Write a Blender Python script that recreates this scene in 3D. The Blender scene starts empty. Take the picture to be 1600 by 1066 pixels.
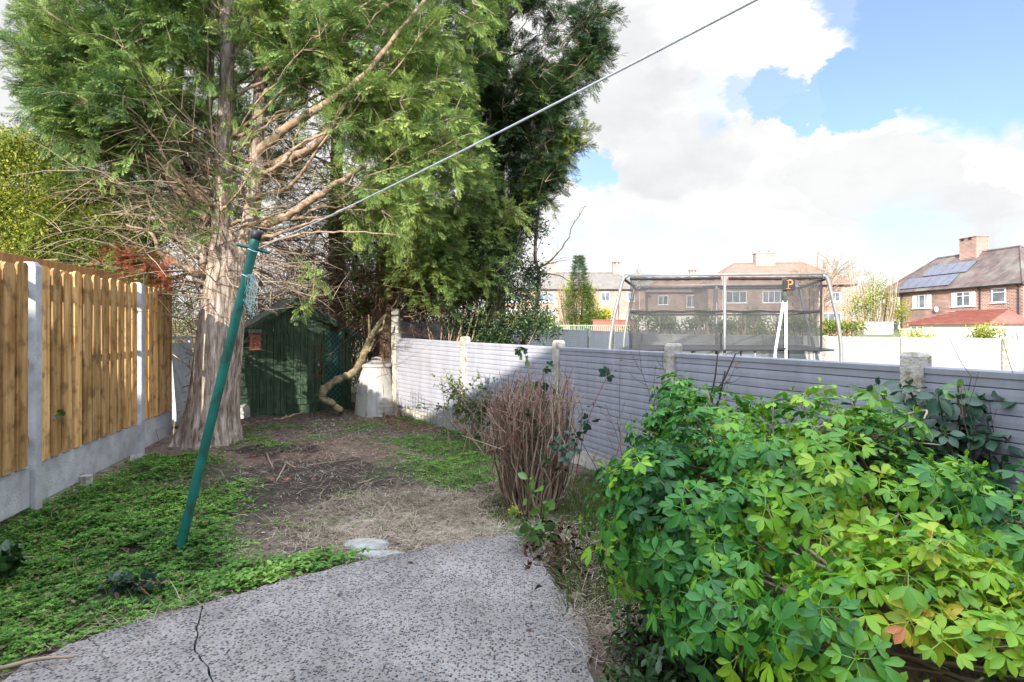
import bpy, math, random
import numpy as np
from math import sin, cos, pi, radians, sqrt
rng = np.random.default_rng(7)
random.seed(7)
S = bpy.context.scene
COL = S.collection
EYE, F, HY = 1.4, 889.0, 513.0

# ------------------------------------------------------------------ camera
cam = bpy.data.objects.new('camera', bpy.data.cameras.new('camera'))
COL.objects.link(cam); S.camera = cam
cam.location = (0, 0, EYE); cam.rotation_euler = (radians(90), 0, 0)
cam.data.lens = 20.0; cam.data.sensor_width = 36.0; cam.data.shift_y = -0.0125
cam.data.clip_start = 0.05; cam.data.clip_end = 2000

# ------------------------------------------------------------------ light
SUN_AZ = radians(21)          # sunlight travels towards (sin, cos) of this
SUN_EL = radians(18.6)
sun = bpy.data.objects.new('sun', bpy.data.lights.new('sun', 'SUN')); COL.objects.link(sun)
sun.data.energy = 4.6; sun.data.angle = radians(0.53); sun.data.color = (1.0, 0.94, 0.85)
from mathutils import Vector, Matrix
tosun = Vector((-sin(SUN_AZ)*cos(SUN_EL), -cos(SUN_AZ)*cos(SUN_EL), sin(SUN_EL)))
sun.rotation_euler = tosun.to_track_quat('Z', 'Y').to_euler()
S.view_settings.view_transform = 'Standard'; S.view_settings.look = 'None'
S.cycles.max_bounces = 6; S.cycles.diffuse_bounces = 3; S.cycles.glossy_bounces = 2; S.cycles.transmission_bounces = 3; S.cycles.transparent_max_bounces = 10
S.view_settings.exposure = 1.08; S.view_settings.gamma = 1.0

W = bpy.data.worlds.new('World'); S.world = W; W.use_nodes = True
nt = W.node_tree; N = nt.nodes; L = nt.links; N.clear()
out = N.new('ShaderNodeOutputWorld'); bg = N.new('ShaderNodeBackground'); bg.inputs[1].default_value = 0.12
L.new(bg.outputs[0], out.inputs[0])
sky = N.new('ShaderNodeTexSky'); sky.sky_type = 'NISHITA'; sky.sun_disc = False
sky.sun_elevation = SUN_EL; sky.sun_rotation = math.atan2(tosun.x, tosun.y) % (2*pi)
sky.air_density = 1.0; sky.dust_density = 0.6; sky.ozone_density = 1.5
tc = N.new('ShaderNodeTexCoord')
def wn(scale, det, off=(0, 0, 0), rough=.55, src=None):
    mp = N.new('ShaderNodeMapping'); mp.inputs['Location'].default_value = off
    mp.inputs['Scale'].default_value = (1, 1, 1.7)
    L.new(src or tc.outputs['Generated'], mp.inputs[0])
    n = N.new('ShaderNodeTexNoise'); n.inputs['Scale'].default_value = scale
    n.inputs['Detail'].default_value = det; n.inputs['Roughness'].default_value = rough
    L.new(mp.outputs[0], n.inputs['Vector']); return n
def vm(op, a, b):
    m = N.new('ShaderNodeVectorMath'); m.operation = op
    for i, q in enumerate((a, b)):
        if q is None: continue
        if isinstance(q, (tuple, list)): m.inputs[i].default_value = q
        elif isinstance(q, (int, float)): m.inputs['Scale'].default_value = q
        else: L.new(q, m.inputs[i])
    return m
def ma(op, a, b):
    m = N.new('ShaderNodeMath'); m.operation = op
    for i, q in enumerate((a, b)):
        if isinstance(q, (int, float)): m.inputs[i].default_value = q
        else: L.new(q, m.inputs[i])
    return m.outputs[0]
n1 = wn(3.2, 8, (1.3, 0.2, 4.0))
d = vm('SUBTRACT', n1.outputs['Color'], (.5, .5, .5))
d2 = vm('SCALE', d.outputs[0], None); d2.inputs['Scale'].default_value = .10
n1b = wn(13.0, 7, (5.3, 0.7, 1.0), .65)
db = vm('SUBTRACT', n1b.outputs['Color'], (.5, .5, .5))
db2 = vm('SCALE', db.outputs[0], None); db2.inputs['Scale'].default_value = .10
wv0 = vm('ADD', tc.outputs['Generated'], d2.outputs[0])
wv00 = vm('ADD', wv0.outputs[0], db2.outputs[0])
n1c = wn(38.0, 6, (2.3, 3.7, 6.0), .6); dc = vm('SUBTRACT', n1c.outputs['Color'], (.5, .5, .5)); dc2 = vm('SCALE', dc.outputs[0], None); dc2.inputs['Scale'].default_value = .04
wv1 = vm('ADD', wv00.outputs[0], dc2.outputs[0])
wv = vm('NORMALIZE', wv1.outputs[0], (0, 0, 0))
# gaps of blue between the clouds: direction (from picture measurements), radius in degrees, softness
holes = [(1560, 10, 9.0, .95, .35), (1440, 90, 4.6, .95, .35), (1265, 178, 2.6, .9, .25), (1340, 150, 3.6, .95, .25), (1300, 160, 2.6, .9, .25), (1400, 130, 3.4, .95, .25),
         (1500, 90, 5.0, .95, .3), (1590, 75, 4.2, .95, .3), (1210, 165, 2.2, .85, .5), (1160, 168, 1.8, .6, .8), (920, 262, 2.4, .85, .4), (885, 245, 2.6, .8, .5), (1130, 165, 2.6, .25, 1),
         (900, 385, 3.0, .45, 1), (1000, 372, 3.6, .5, 1), (1110, 395, 3.2, .4, 1), (1400, 405, 4.0, .45, 1), (1600, 375, 2, .2, 1),
         (1350, -60, 4.0, .8, .5)]
acc = None
for (hx, hy, hr, amt, soft) in holes:
    c = Vector(((hx-800)/F, 1, (HY-hy)/F)).normalized()
    dp = N.new('ShaderNodeVectorMath'); dp.operation = 'DOT_PRODUCT'
    L.new(wv.outputs[0], dp.inputs[0]); dp.inputs[1].default_value = c
    mr = N.new('ShaderNodeMapRange'); mr.interpolation_type = 'SMOOTHSTEP'
    mr.inputs['From Min'].default_value = cos(radians(hr*(1+.30*soft)))
    mr.inputs['From Max'].default_value = cos(radians(hr*(1-.5*soft)))
    mr.inputs['To Max'].default_value = amt
    L.new(dp.outputs['Value'], mr.inputs['Value'])
    acc = mr.outputs[0] if acc is None else ma('MAXIMUM', acc, mr.outputs[0])
# generic broken cloud behind the viewer
gen = wn(1.9, 9, (7.1, 2.2, 0.3))
gm = N.new('ShaderNodeMapRange'); gm.inputs['From Min'].default_value = .52; gm.inputs['From Max'].default_value = .62
L.new(gen.outputs['Fac'], gm.inputs['Value'])
sep = N.new('ShaderNodeSeparateXYZ'); L.new(tc.outputs['Generated'], sep.inputs[0])
bk = N.new('ShaderNodeMapRange'); bk.inputs['From Min'].default_value = .35; bk.inputs['From Max'].default_value = -.1
L.new(sep.outputs['Y'], bk.inputs['Value'])
acc = ma('MAXIMUM', acc, ma('MULTIPLY', gm.outputs[0], bk.outputs[0]))
# cloud shading: soft grey undersides
gn = wn(2.3, 6, (2.0, 5.1, 1.4))
grey = None
for (hx, hy, hr, amt) in [(1010, 140, 7.5, .8), (1100, 120, 4, .5), (1330, 352, 3.0, .5), (1440, 350, 3.4, .6), (1540, 335, 3.4, .55), (1230, 368, 2.6, .4), (40, 120, 12, .8), (1000, 60, 6, .4), (1200,350,5,.35)]:
    c = Vector(((hx-800)/F, 1, (HY-hy)/F)).normalized()
    dp = N.new('ShaderNodeVectorMath'); dp.operation = 'DOT_PRODUCT'
    L.new(wv0.outputs[0], dp.inputs[0]); dp.inputs[1].default_value = c
    mr = N.new('ShaderNodeMapRange'); mr.interpolation_type = 'SMOOTHSTEP'
    mr.inputs['From Min'].default_value = cos(radians(hr*1.25)); mr.inputs['From Max'].default_value = cos(radians(hr*.1))
    mr.inputs['To Max'].default_value = amt
    L.new(dp.outputs['Value'], mr.inputs['Value'])
    grey = mr.outputs[0] if grey is None else ma('MAXIMUM', grey, mr.outputs[0])
g2n = wn(9.0, 8, (4.2, 1.1, 2.2), .6); gmx = ma('ADD', ma('MULTIPLY', gn.outputs['Fac'], 1.1), ma('MULTIPLY', g2n.outputs['Fac'], .7)); gfl = ma('MAXIMUM', ma('MULTIPLY', ma('SUBTRACT', g2n.outputs['Fac'], .50), .6), 0.0)
grey = ma('ADD', ma('MULTIPLY', grey, gmx), gfl)
cc = N.new('ShaderNodeMix'); cc.data_type = 'RGBA'
CB = 4.45
cc.inputs[6].default_value = (CB*1.03, CB*1.02, CB*1.0, 1); cc.inputs[7].default_value = (CB*.70, CB*.715, CB*.74, 1)
L.new(grey, cc.inputs[0])
# photographed blue: sky texture lifted a little by thin high cloud
th = N.new('ShaderNodeMix'); th.data_type = 'RGBA'; th.inputs[0].default_value = .12
sc_ = N.new('ShaderNodeVectorMath'); sc_.operation = 'MULTIPLY'
L.new(sky.outputs[0], sc_.inputs[0]); sc_.inputs[1].default_value = (.80, .86, .96)
L.new(sc_.outputs[0], th.inputs[6]); th.inputs[7].default_value = (2.7, 3.3, 4.1, 1)
mx = N.new('ShaderNodeMix'); mx.data_type = 'RGBA'
L.new(acc, mx.inputs[0]); L.new(cc.outputs[2], mx.inputs[6]); L.new(th.outputs[2], mx.inputs[7])
# sky gain added overhead and behind the viewer, tinted blue, to fill the shade
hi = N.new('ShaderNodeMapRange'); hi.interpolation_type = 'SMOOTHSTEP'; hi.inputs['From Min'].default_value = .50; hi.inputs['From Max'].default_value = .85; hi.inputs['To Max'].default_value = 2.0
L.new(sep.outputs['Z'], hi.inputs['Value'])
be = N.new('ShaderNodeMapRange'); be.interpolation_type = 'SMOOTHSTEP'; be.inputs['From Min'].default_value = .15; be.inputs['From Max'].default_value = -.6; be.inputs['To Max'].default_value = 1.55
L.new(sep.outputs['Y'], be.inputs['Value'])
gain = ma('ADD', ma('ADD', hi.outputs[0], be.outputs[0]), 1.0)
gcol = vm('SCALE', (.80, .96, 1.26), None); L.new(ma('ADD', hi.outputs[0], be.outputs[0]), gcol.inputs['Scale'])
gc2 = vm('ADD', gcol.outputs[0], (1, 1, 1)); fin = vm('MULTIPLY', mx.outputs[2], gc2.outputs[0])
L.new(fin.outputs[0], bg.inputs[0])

# ------------------------------------------------------------------ materials
def mat(name, cols, scale=5, detail=6, stretch=(1, 1, 1), rough=.8, bump=0, bscale=None, attr=False,
        trans=0, metal=0, spec=.4, ndist=0, bstretch=None, cols2=None, scale2=20, fac2=.3, sub=0):
    m = bpy.data.materials.new(name); m.use_nodes = True
    n = m.node_tree.nodes; l = m.node_tree.links; n.clear()
    o = n.new('ShaderNodeOutputMaterial'); p = n.new('ShaderNodeBsdfPrincipled')
    p.inputs['Roughness'].default_value = rough; p.inputs['Metallic'].default_value = metal
    p.inputs['Specular IOR Level'].default_value = spec
    t = n.new('ShaderNodeTexCoord'); mp = n.new('ShaderNodeMapping'); mp.inputs['Scale'].default_value = stretch
    l.new(t.outputs['Object'], mp.inputs[0])
    nz = n.new('ShaderNodeTexNoise'); nz.inputs['Scale'].default_value = scale; nz.inputs['Detail'].default_value = detail
    nz.inputs['Roughness'].default_value = .6; nz.inputs['Distortion'].default_value = ndist
    l.new(mp.outputs[0], nz.inputs['Vector'])
    r = n.new('ShaderNodeValToRGB'); e = r.color_ramp.elements
    cols = [(c if len(c) == 2 else (i/(max(1, len(cols)-1)), c)) for i, c in enumerate(cols)]
    if attr:
        a = n.new('ShaderNodeAttribute'); a.attribute_name = 'rnd'
        ad = n.new('ShaderNodeMath'); ad.operation = 'ADD'; ad.use_clamp = True
        ms = n.new('ShaderNodeMath'); ms.operation = 'MULTIPLY_ADD'; ms.inputs[1].default_value = .3; ms.inputs[2].default_value = -.15
        l.new(nz.outputs['Fac'], ms.inputs[0]); l.new(a.outputs['Fac'], ad.inputs[0]); l.new(ms.outputs[0], ad.inputs[1])
        l.new(ad.outputs[0], r.inputs[0])
    else:
        mr = n.new('ShaderNodeMapRange'); mr.inputs['From Min'].default_value = .28; mr.inputs['From Max'].default_value = .72
        l.new(nz.outputs['Fac'], mr.inputs['Value']); l.new(mr.outputs[0], r.inputs[0])
    while len(e) < len(cols): e.new(.5)
    for i, (pos, c) in enumerate(cols):
        e[i].position = pos; e[i].color = (*c, 1)
    colout = r.outputs[0]
    if cols2:
        n2 = n.new('ShaderNodeTexNoise'); n2.inputs['Scale'].default_value = scale2; n2.inputs['Detail'].default_value = 5
        l.new(t.outputs['Object'], n2.inputs['Vector'])
        r2 = n.new('ShaderNodeValToRGB'); r2.color_ramp.elements[0].position = .52; r2.color_ramp.elements[1].position = .66
        r2.color_ramp.elements[0].color = (0, 0, 0, 1); r2.color_ramp.elements[1].color = (1, 1, 1, 1)
        l.new(n2.outputs['Fac'], r2.inputs[0])
        f = n.new('ShaderNodeMath'); f.operation = 'MULTIPLY'; f.inputs[1].default_value = fac2; l.new(r2.outputs[0], f.inputs[0])
        mm = n.new('ShaderNodeMix'); mm.data_type = 'RGBA'; l.new(f.outputs[0], mm.inputs[0])
        l.new(colout, mm.inputs[6]); mm.inputs[7].default_value = (*cols2, 1); colout = mm.outputs[2]
    l.new(colout, p.inputs['Base Color'])
    if bump:
        mb = n.new('ShaderNodeMapping'); mb.inputs['Scale'].default_value = bstretch or stretch
        l.new(t.outputs['Object'], mb.inputs[0])
        nb = n.new('ShaderNodeTexNoise'); nb.inputs['Scale'].default_value = bscale or scale*2; nb.inputs['Detail'].default_value = 8
        l.new(mb.outputs[0], nb.inputs['Vector'])
        b = n.new('ShaderNodeBump'); b.inputs['Strength'].default_value = bump; b.inputs['Distance'].default_value = .02
        l.new(nb.outputs['Fac'], b.inputs['Height']); l.new(b.outputs[0], p.inputs['Normal'])
    if trans:
        tr = n.new('ShaderNodeBsdfTranslucent'); l.new(colout, tr.inputs[0])
        mxs = n.new('ShaderNodeMixShader'); mxs.inputs[0].default_value = trans
        l.new(p.outputs[0], mxs.inputs[1]); l.new(tr.outputs[0], mxs.inputs[2]); l.new(mxs.outputs[0], o.inputs[0])
    else: l.new(p.outputs[0], o.inputs[0])
    return m

def brick_mat(name, c1, c2, mortar, sx=.225, sy=.075, msize=.012, bump=.3):
    m = bpy.data.materials.new(name); m.use_nodes = True
    n = m.node_tree.nodes; l = m.node_tree.links; p = n['Principled BSDF']; p.inputs['Roughness'].default_value = .9
    t = n.new('ShaderNodeTexCoord'); s = n.new('ShaderNodeSeparateXYZ'); l.new(t.outputs['Object'], s.inputs[0])
    a = n.new('ShaderNodeMath'); l.new(s.outputs[0], a.inputs[0]); l.new(s.outputs[1], a.inputs[1])
    c = n.new('ShaderNodeCombineXYZ'); l.new(a.outputs[0], c.inputs[0]); l.new(s.outputs[2], c.inputs[1])
    b = n.new('ShaderNodeTexBrick'); l.new(c.outputs[0], b.inputs['Vector'])
    b.inputs['Scale'].default_value = 1; b.inputs['Brick Width'].default_value = sx; b.inputs['Row Height'].default_value = sy
    b.inputs['Mortar Size'].default_value = msize; b.inputs['Color1'].default_value = (*c1, 1); b.inputs['Color2'].default_value = (*c2, 1)
    b.inputs['Mortar'].default_value = (*mortar, 1); b.inputs['Mortar Smooth'].default_value = .2
    nz = n.new('ShaderNodeTexNoise'); nz.inputs['Scale'].default_value = .7; nz.inputs['Detail'].default_value = 8
    l.new(t.outputs['Object'], nz.inputs['Vector'])
    r = n.new('ShaderNodeMapRange'); r.inputs['From Min'].default_value = .3; r.inputs['From Max'].default_value = .7
    r.inputs['To Min'].default_value = .7; r.inputs['To Max'].default_value = 1.2; l.new(nz.outputs['Fac'], r.inputs['Value'])
    mm = n.new('ShaderNodeVectorMath'); mm.operation = 'SCALE'; l.new(b.outputs[0], mm.inputs[0]); l.new(r.outputs[0], mm.inputs['Scale'])
    l.new(mm.outputs[0], p.inputs['Base Color'])
    return m

M = {}
M['conifer'] = mat('conifer_foliage', [(0, (.008, .026, .009)), (.36, (.042, .10, .024)), (.64, (.14, .235, .055)), (1, (.38, .46, .12))], 3, attr=True, trans=.3, rough=.6, spec=.3)
M['conifer_dark'] = mat('dark_conifer_foliage', [(0, (.010, .028, .012)), (.5, (.028, .065, .017)), (.85, (.07, .125, .025)), (1, (.26, .28, .04))], 3, attr=True, trans=.22, rough=.65, spec=.3)
M['rust'] = mat('dead_rusty_foliage', [(0, (.16, .04, .02)), (.5, (.34, .095, .04)), (1, (.48, .2, .10))], 3, attr=True, trans=.25, rough=.8, spec=.2)
M['hedge'] = mat('hedge_foliage', [(0, (.03, .065, .010)), (.4, (.09, .14, .018)), (.75, (.21, .25, .025)), (1, (.42, .40, .05))], 3, attr=True, trans=.3, rough=.6, spec=.3)
M['holly'] = mat('glossy_dark_leaf', [(0, (.010, .024, .010)), (.6, (.030, .065, .018)), (.9, (.09, .14, .03)), (1, (.25, .27, .05))], 3, attr=True, trans=.12, rough=.45, spec=.5)
M['choisya'] = mat('palmate_leaf', [(0, (.016, .082, .022)), (.33, (.052, .205, .028)), (.60, (.20, .40, .022)), (.86, (.34, .44, .03)), (.97, (.62, .45, .05)), (1, (.60, .22, .08))], 6, attr=True, trans=.26, rough=.38, spec=.33)
M['lowleaf'] = mat('low_shrub_leaf', [(0, (.012, .04, .010)), (.6, (.035, .09, .018)), (1, (.11, .19, .03))], 6, attr=True, trans=.15, rough=.4, spec=.5)
M['broad'] = mat('broad_blue_green_leaf', [(0, (.015, .05, .03)), (.6, (.04, .10, .045)), (1, (.13, .25, .05))], 6, attr=True, trans=.18, rough=.38, spec=.5)
M['rose'] = mat('rose_leaf', [(0, (.03, .08, .02)), (.5, (.10, .17, .03)), (.8, (.25, .25, .05)), (1, (.45, .18, .05))], 6, attr=True, trans=.25, rough=.5)
M['weed'] = mat('weed_leaf', [(0, (.026, .065, .014)), (.5, (.10, .235, .036)), (1, (.28, .45, .09))], 4, attr=True, trans=.3, rough=.6, spec=.3)
M['grass'] = mat('grass_blade', [(0, (.035, .06, .015)), (.5, (.10, .155, .03)), (1, (.27, .29, .09))], 4, attr=True, trans=.25, rough=.7, spec=.2)
M['straw'] = mat('dead_grass', [(0, (.10, .075, .05)), (.5, (.34, .27, .19)), (1, (.60, .52, .40))], 4, attr=True, trans=.15, rough=.9, spec=.1)
M['litter'] = mat('leaf_litter', [(0, (.03, .02, .014)), (.5, (.10, .06, .04)), (.85, (.2, .13, .08)), (1, (.5, .45, .4))], 4, attr=True, rough=.95, spec=.1)
M['stem'] = mat('dry_stem', [(0, (.06, .038, .022)), (.4, (.19, .13, .075)), (.7, (.36, .27, .20)), (.85, (.22, .085, .065)), (1, (.27, .07, .055))], 9, attr=True, rough=.85)
M['twig'] = mat('bare_twig', [(0, (.10, .075, .05)), (.5, (.26, .19, .12)), (1, (.42, .33, .23))], 8, attr=True, rough=.9)
M['darktwig'] = mat('dark_twig', [(0, (.03, .02, .02)), (1, (.10, .07, .055))], 8, attr=True, rough=.9)
M['bark'] = mat('conifer_bark', [(0, (.055, .038, .028)), (.3, (.17, .125, .095)), (.6, (.33, .265, .21)), (1, (.52, .45, .38))], 5, 10, (5, 5, .9), .95, .9, 9, bstretch=(4, 4, .4), ndist=.6, spec=.15)
M['bark_far'] = mat('ridged_bark', [(0, (.05, .035, .025)), (.5, (.15, .10, .065)), (1, (.27, .19, .12))], 7, 9, (4, 4, .5), .95, .8, 9, bstretch=(4, 4, .4), spec=.15)
M['limb'] = mat('limb_bark', [(0, (.12, .08, .05)), (.5, (.27, .19, .125)), (1, (.42, .32, .23))], 14, 7, (1, 1, 1), .9, .5, 30, spec=.2)
M['mossylimb'] = mat('mossy_limb_bark', [(0, (.09, .065, .035)), (.5, (.22, .175, .10)), (1, (.37, .31, .20))], 12, 9, (1, 1, 1), .95, .9, 22, spec=.15)
M['concrete'] = mat('fence_concrete', [(0, (.24, .24, .24)), (.5, (.36, .36, .37)), (1, (.48, .485, .49))], 3, 8, rough=.9, bump=.25, bscale=60, cols2=(.2, .2, .2), scale2=9, fac2=.35)
M['oldconcrete'] = mat('weathered_concrete', [(0, (.26, .24, .20)), (.5, (.42, .39, .33)), (1, (.58, .54, .47))], 5, 9, rough=.95, bump=.5, bscale=70, cols2=(.20, .17, .07), scale2=14, fac2=.75)
M['wood'] = mat('treated_timber', [(0, (.21, .10, .035)), (.3, (.43, .23, .08)), (.6, (.59, .35, .14)), (1, (.74, .50, .24))], 3.5, 8, (5, 5, .55), .75, .25, 25, attr=False, cols2=(.12, .06, .025), scale2=9, fac2=.6, spec=.25)
M['woodedge'] = mat('timber_batten', [(0, (.16, .08, .03)), (1, (.36, .2, .08))], 4, 6, (4, 4, .6), .8)
M['pvc'] = mat('grey_vinyl', [(0, (.255, .255, .285)), (.5, (.30, .30, .33)), (1, (.335, .335, .365))], 4, 9, (2.5, 2.5, .35), .5, .04, 12, spec=.3, cols2=(.24, .23, .22), scale2=5, fac2=.3)
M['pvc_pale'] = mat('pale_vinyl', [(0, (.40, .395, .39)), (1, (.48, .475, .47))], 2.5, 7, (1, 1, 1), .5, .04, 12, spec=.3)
M['shed'] = mat('green_stained_timber', [(0, (.016, .032, .020)), (.5, (.042, .074, .042)), (1, (.085, .125, .068))], 5, 8, (4, 4, .5), .75, .4, 18, cols2=(.10, .13, .085), scale2=6, fac2=.35, spec=.25)
M['felt'] = mat('roof_felt', [(0, (.04, .055, .05)), (.5, (.085, .10, .095)), (1, (.15, .165, .15))], 7, 8, rough=.95, bump=.4, bscale=70, cols2=(.10, .14, .04), scale2=4, fac2=.5)
M['teal'] = mat('teal_paint', [(0, (.02, .15, .14)), (1, (.04, .24, .21))], 10, rough=.5)
M['rust_metal'] = mat('rusty_iron', [(0, (.06, .025, .02)), (1, (.2, .08, .05))], 30, rough=.9)
M['pole'] = mat('green_pole_paint', [(0, (.006, .075, .055)), (.5, (.010, .125, .095)), (1, (.022, .17, .13))], 6, 8, (1, 1, .4), .42, .15, 60, cols2=(.03, .035, .02), scale2=9, fac2=.7, spec=.4)
M['black'] = mat('black_plastic', [(0, (.012, .012, .015)), (1, (.03, .03, .035))], 8, rough=.5)
M['rope'] = mat('steel_line', [(0, (.76, .78, .82)), (1, (.84, .86, .9))], 20, rough=.55)
M['twine'] = mat('pale_blue_twine', [(0, (.28, .45, .44)), (1, (.5, .66, .62))], 20, rough=.9)
M['bin'] = mat('grey_plastic', [(0, (.30, .285, .255)), (.5, (.37, .35, .315)), (1, (.42, .40, .37))], 3, 7, rough=.5, bump=.05, bscale=15, cols2=(.22, .20, .17), scale2=7, fac2=.35)
M['birdbox'] = mat('red_cedar', [(0, (.22, .06, .035)), (1, (.42, .15, .09))], 12, 6, (4, 4, .6), .8, .2)
M['white'] = mat('white_paint', [(0, (.68, .68, .67)), (1, (.8, .8, .79))], 4, rough=.5)
M['bluewhite'] = mat('pale_blue_white_paint', [(0, (.42, .46, .52)), (.5, (.56, .60, .66)), (1, (.68, .70, .74))], 5, 8, (1, 1, 1), .7, .2, 30, cols2=(.25, .24, .22), scale2=11, fac2=.4)
M['steel'] = mat('galvanised_steel', [(0, (.20, .20, .20)), (1, (.30, .295, .285))], 5, rough=.45, metal=.35)
M['glass'] = mat('window_glass', [(0, (.05, .06, .07)), (1, (.22, .25, .28))], .8, 3, rough=.08, spec=.7)
M['curtain'] = mat('net_curtain', [(0, (.5, .5, .5)), (1, (.75, .74, .72))], 3, 3, (4, 4, .3), .8)
M['redbrick'] = brick_mat('red_brick', (.17, .06, .042), (.33, .14, .095), (.46, .39, .33), .34, .125, .022)
M['palebrick'] = brick_mat('pale_red_brick', (.24, .115, .085), (.36, .20, .15), (.42, .36, .30), .4, .15, .025)
M['tile_brown'] = mat('brown_roof_tile', [(0, (.07, .05, .045)), (.5, (.12, .088, .078)), (1, (.18, .135, .12))], 1.4, 9, rough=.9, bump=.5, bscale=6, cols2=(.24, .24, .19), scale2=.5, fac2=.4)
M['tile_tan'] = mat('tan_roof_tile', [(0, (.13, .115, .10)), (1, (.20, .175, .15))], 1.4, 9, rough=.9)
M['tile_red'] = mat('red_roof_tile', [(0, (.22, .07, .05)), (1, (.33, .125, .095))], 1.4, 9, rough=.9)
M['tile_orange'] = mat('orange_roof_tile', [(0, (.20, .115, .085)), (1, (.27, .165, .12))], 1.4, 9, rough=.9)
M['render'] = mat('cream_render', [(0, (.6, .56, .5)), (1, (.74, .71, .65))], 1.5, 8, rough=.9)
M['solar'] = mat('solar_glass', [(0, (.06, .065, .09)), (1, (.12, .125, .16))], 2, rough=.15, spec=.6)
M['stone'] = mat('grey_stone', [(0, (.22, .21, .19)), (.5, (.34, .33, .30)), (1, (.48, .47, .43))], 10, 9, rough=.95, bump=.5, bscale=40, cols2=(.12, .15, .05), scale2=12, fac2=.4)
M['orange'] = mat('orange_print', [(0, (.75, .22, .08)), (1, (.8, .27, .1))], 3, rough=.6)
M['terracotta'] = mat('terracotta', [(0, (.32, .10, .055)), (1, (.5, .17, .10))], 5, rough=.9)
M['brownboard'] = mat('brown_board', [(0, (.09, .035, .018)), (1, (.22, .10, .05))], 8, 6, (1, 1, 4), .8)
M['redstem'] = mat('orange_red_stem', [(0, (.35, .07, .03)), (1, (.5, .14, .05))], 8, rough=.8)

# trampoline net: fine woven mesh seen as a veil
m = bpy.data.materials.new('black_netting'); m.use_nodes = True; n = m.node_tree.nodes; l = m.node_tree.links
p = n['Principled BSDF']; p.inputs['Base Color'].default_value = (.05, .05, .05, 1); p.inputs['Roughness'].default_value = .8
tr = n.new('ShaderNodeBsdfTransparent'); mm = n.new('ShaderNodeMixShader')
tcn = n.new('ShaderNodeTexCoord'); nz = n.new('ShaderNodeTexNoise'); nz.inputs['Scale'].default_value = 2.2; nz.inputs['Detail'].default_value = 5
l.new(tcn.outputs['Object'], nz.inputs['Vector']); mr = n.new('ShaderNodeMapRange')
mr.inputs['From Min'].default_value = .3; mr.inputs['From Max'].default_value = .7; mr.inputs['To Min'].default_value = .44; mr.inputs['To Max'].default_value = .62
l.new(nz.outputs['Fac'], mr.inputs['Value']); l.new(mr.outputs[0], mm.inputs[0])
l.new(tr.outputs[0], mm.inputs[1]); l.new(p.outputs[0], mm.inputs[2]); l.new(mm.outputs[0], n['Material Output'].inputs[0])
M['net'] = m

# patio: exposed aggregate
m = bpy.data.materials.new('exposed_aggregate'); m.use_nodes = True; n = m.node_tree.nodes; l = m.node_tree.links
p = n['Principled BSDF']; p.inputs['Roughness'].default_value = .85; p.inputs['Specular IOR Level'].default_value = .3
t = n.new('ShaderNodeTexCoord')
v = n.new('ShaderNodeTexVoronoi'); v.inputs['Scale'].default_value = 95; v.inputs['Randomness'].default_value = 1
l.new(t.outputs['Object'], v.inputs['Vector'])
vs = n.new('ShaderNodeSeparateColor'); l.new(v.outputs['Color'], vs.inputs[0])
r = n.new('ShaderNodeValToRGB'); e = r.color_ramp.elements
for i, (ps, c) in enumerate([(0, (.04, .04, .05)), (.24, (.11, .10, .105)), (.36, (.27, .245, .24)), (.55, (.40, .37, .36)), (.8, (.52, .49, .475)), (1, (.36, .27, .22))]):
    if i > 1: e.new(ps)
for i, (ps, c) in enumerate([(0, (.04, .04, .05)), (.24, (.11, .10, .105)), (.36, (.27, .245, .24)), (.55, (.40, .37, .36)), (.8, (.52, .49, .475)), (1, (.36, .27, .22))]):
    e[i].position = ps; e[i].color = (*c, 1)
l.new(vs.outputs[0], r.inputs[0])
mrr = n.new('ShaderNodeMapRange'); mrr.inputs['From Min'].default_value = .42; mrr.inputs['From Max'].default_value = .72
l.new(v.outputs['Distance'], mrr.inputs['Value'])
mm = n.new('ShaderNodeMix'); mm.data_type = 'RGBA'; l.new(mrr.outputs[0], mm.inputs[0]); l.new(r.outputs[0], mm.inputs[6]); mm.inputs[7].default_value = (.49, .43, .375, 1)
nz = n.new('ShaderNodeTexNoise'); nz.inputs['Scale'].default_value = 2.1; nz.inputs['Detail'].default_value = 12; nz.inputs['Roughness'].default_value = .68; l.new(t.outputs['Object'], nz.inputs['Vector'])
mr = n.new('ShaderNodeMapRange'); mr.inputs['From Min'].default_value = .3; mr.inputs['From Max'].default_value = .7; mr.inputs['To Min'].default_value = .33; mr.inputs['To Max'].default_value = .70
l.new(nz.outputs['Fac'], mr.inputs['Value'])
sc2 = n.new('ShaderNodeVectorMath'); sc2.operation = 'SCALE'; l.new(mm.outputs[2], sc2.inputs[0]); l.new(mr.outputs[0], sc2.inputs['Scale'])
l.new(sc2.outputs[0], p.inputs['Base Color'])
b = n.new('ShaderNodeBump'); b.inputs['Strength'].default_value = .8; b.inputs['Distance'].default_value = .006; b.invert = True
l.new(v.outputs['Distance'], b.inputs['Height']); l.new(b.outputs[0], p.inputs['Normal'])
M['patio'] = m

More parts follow.
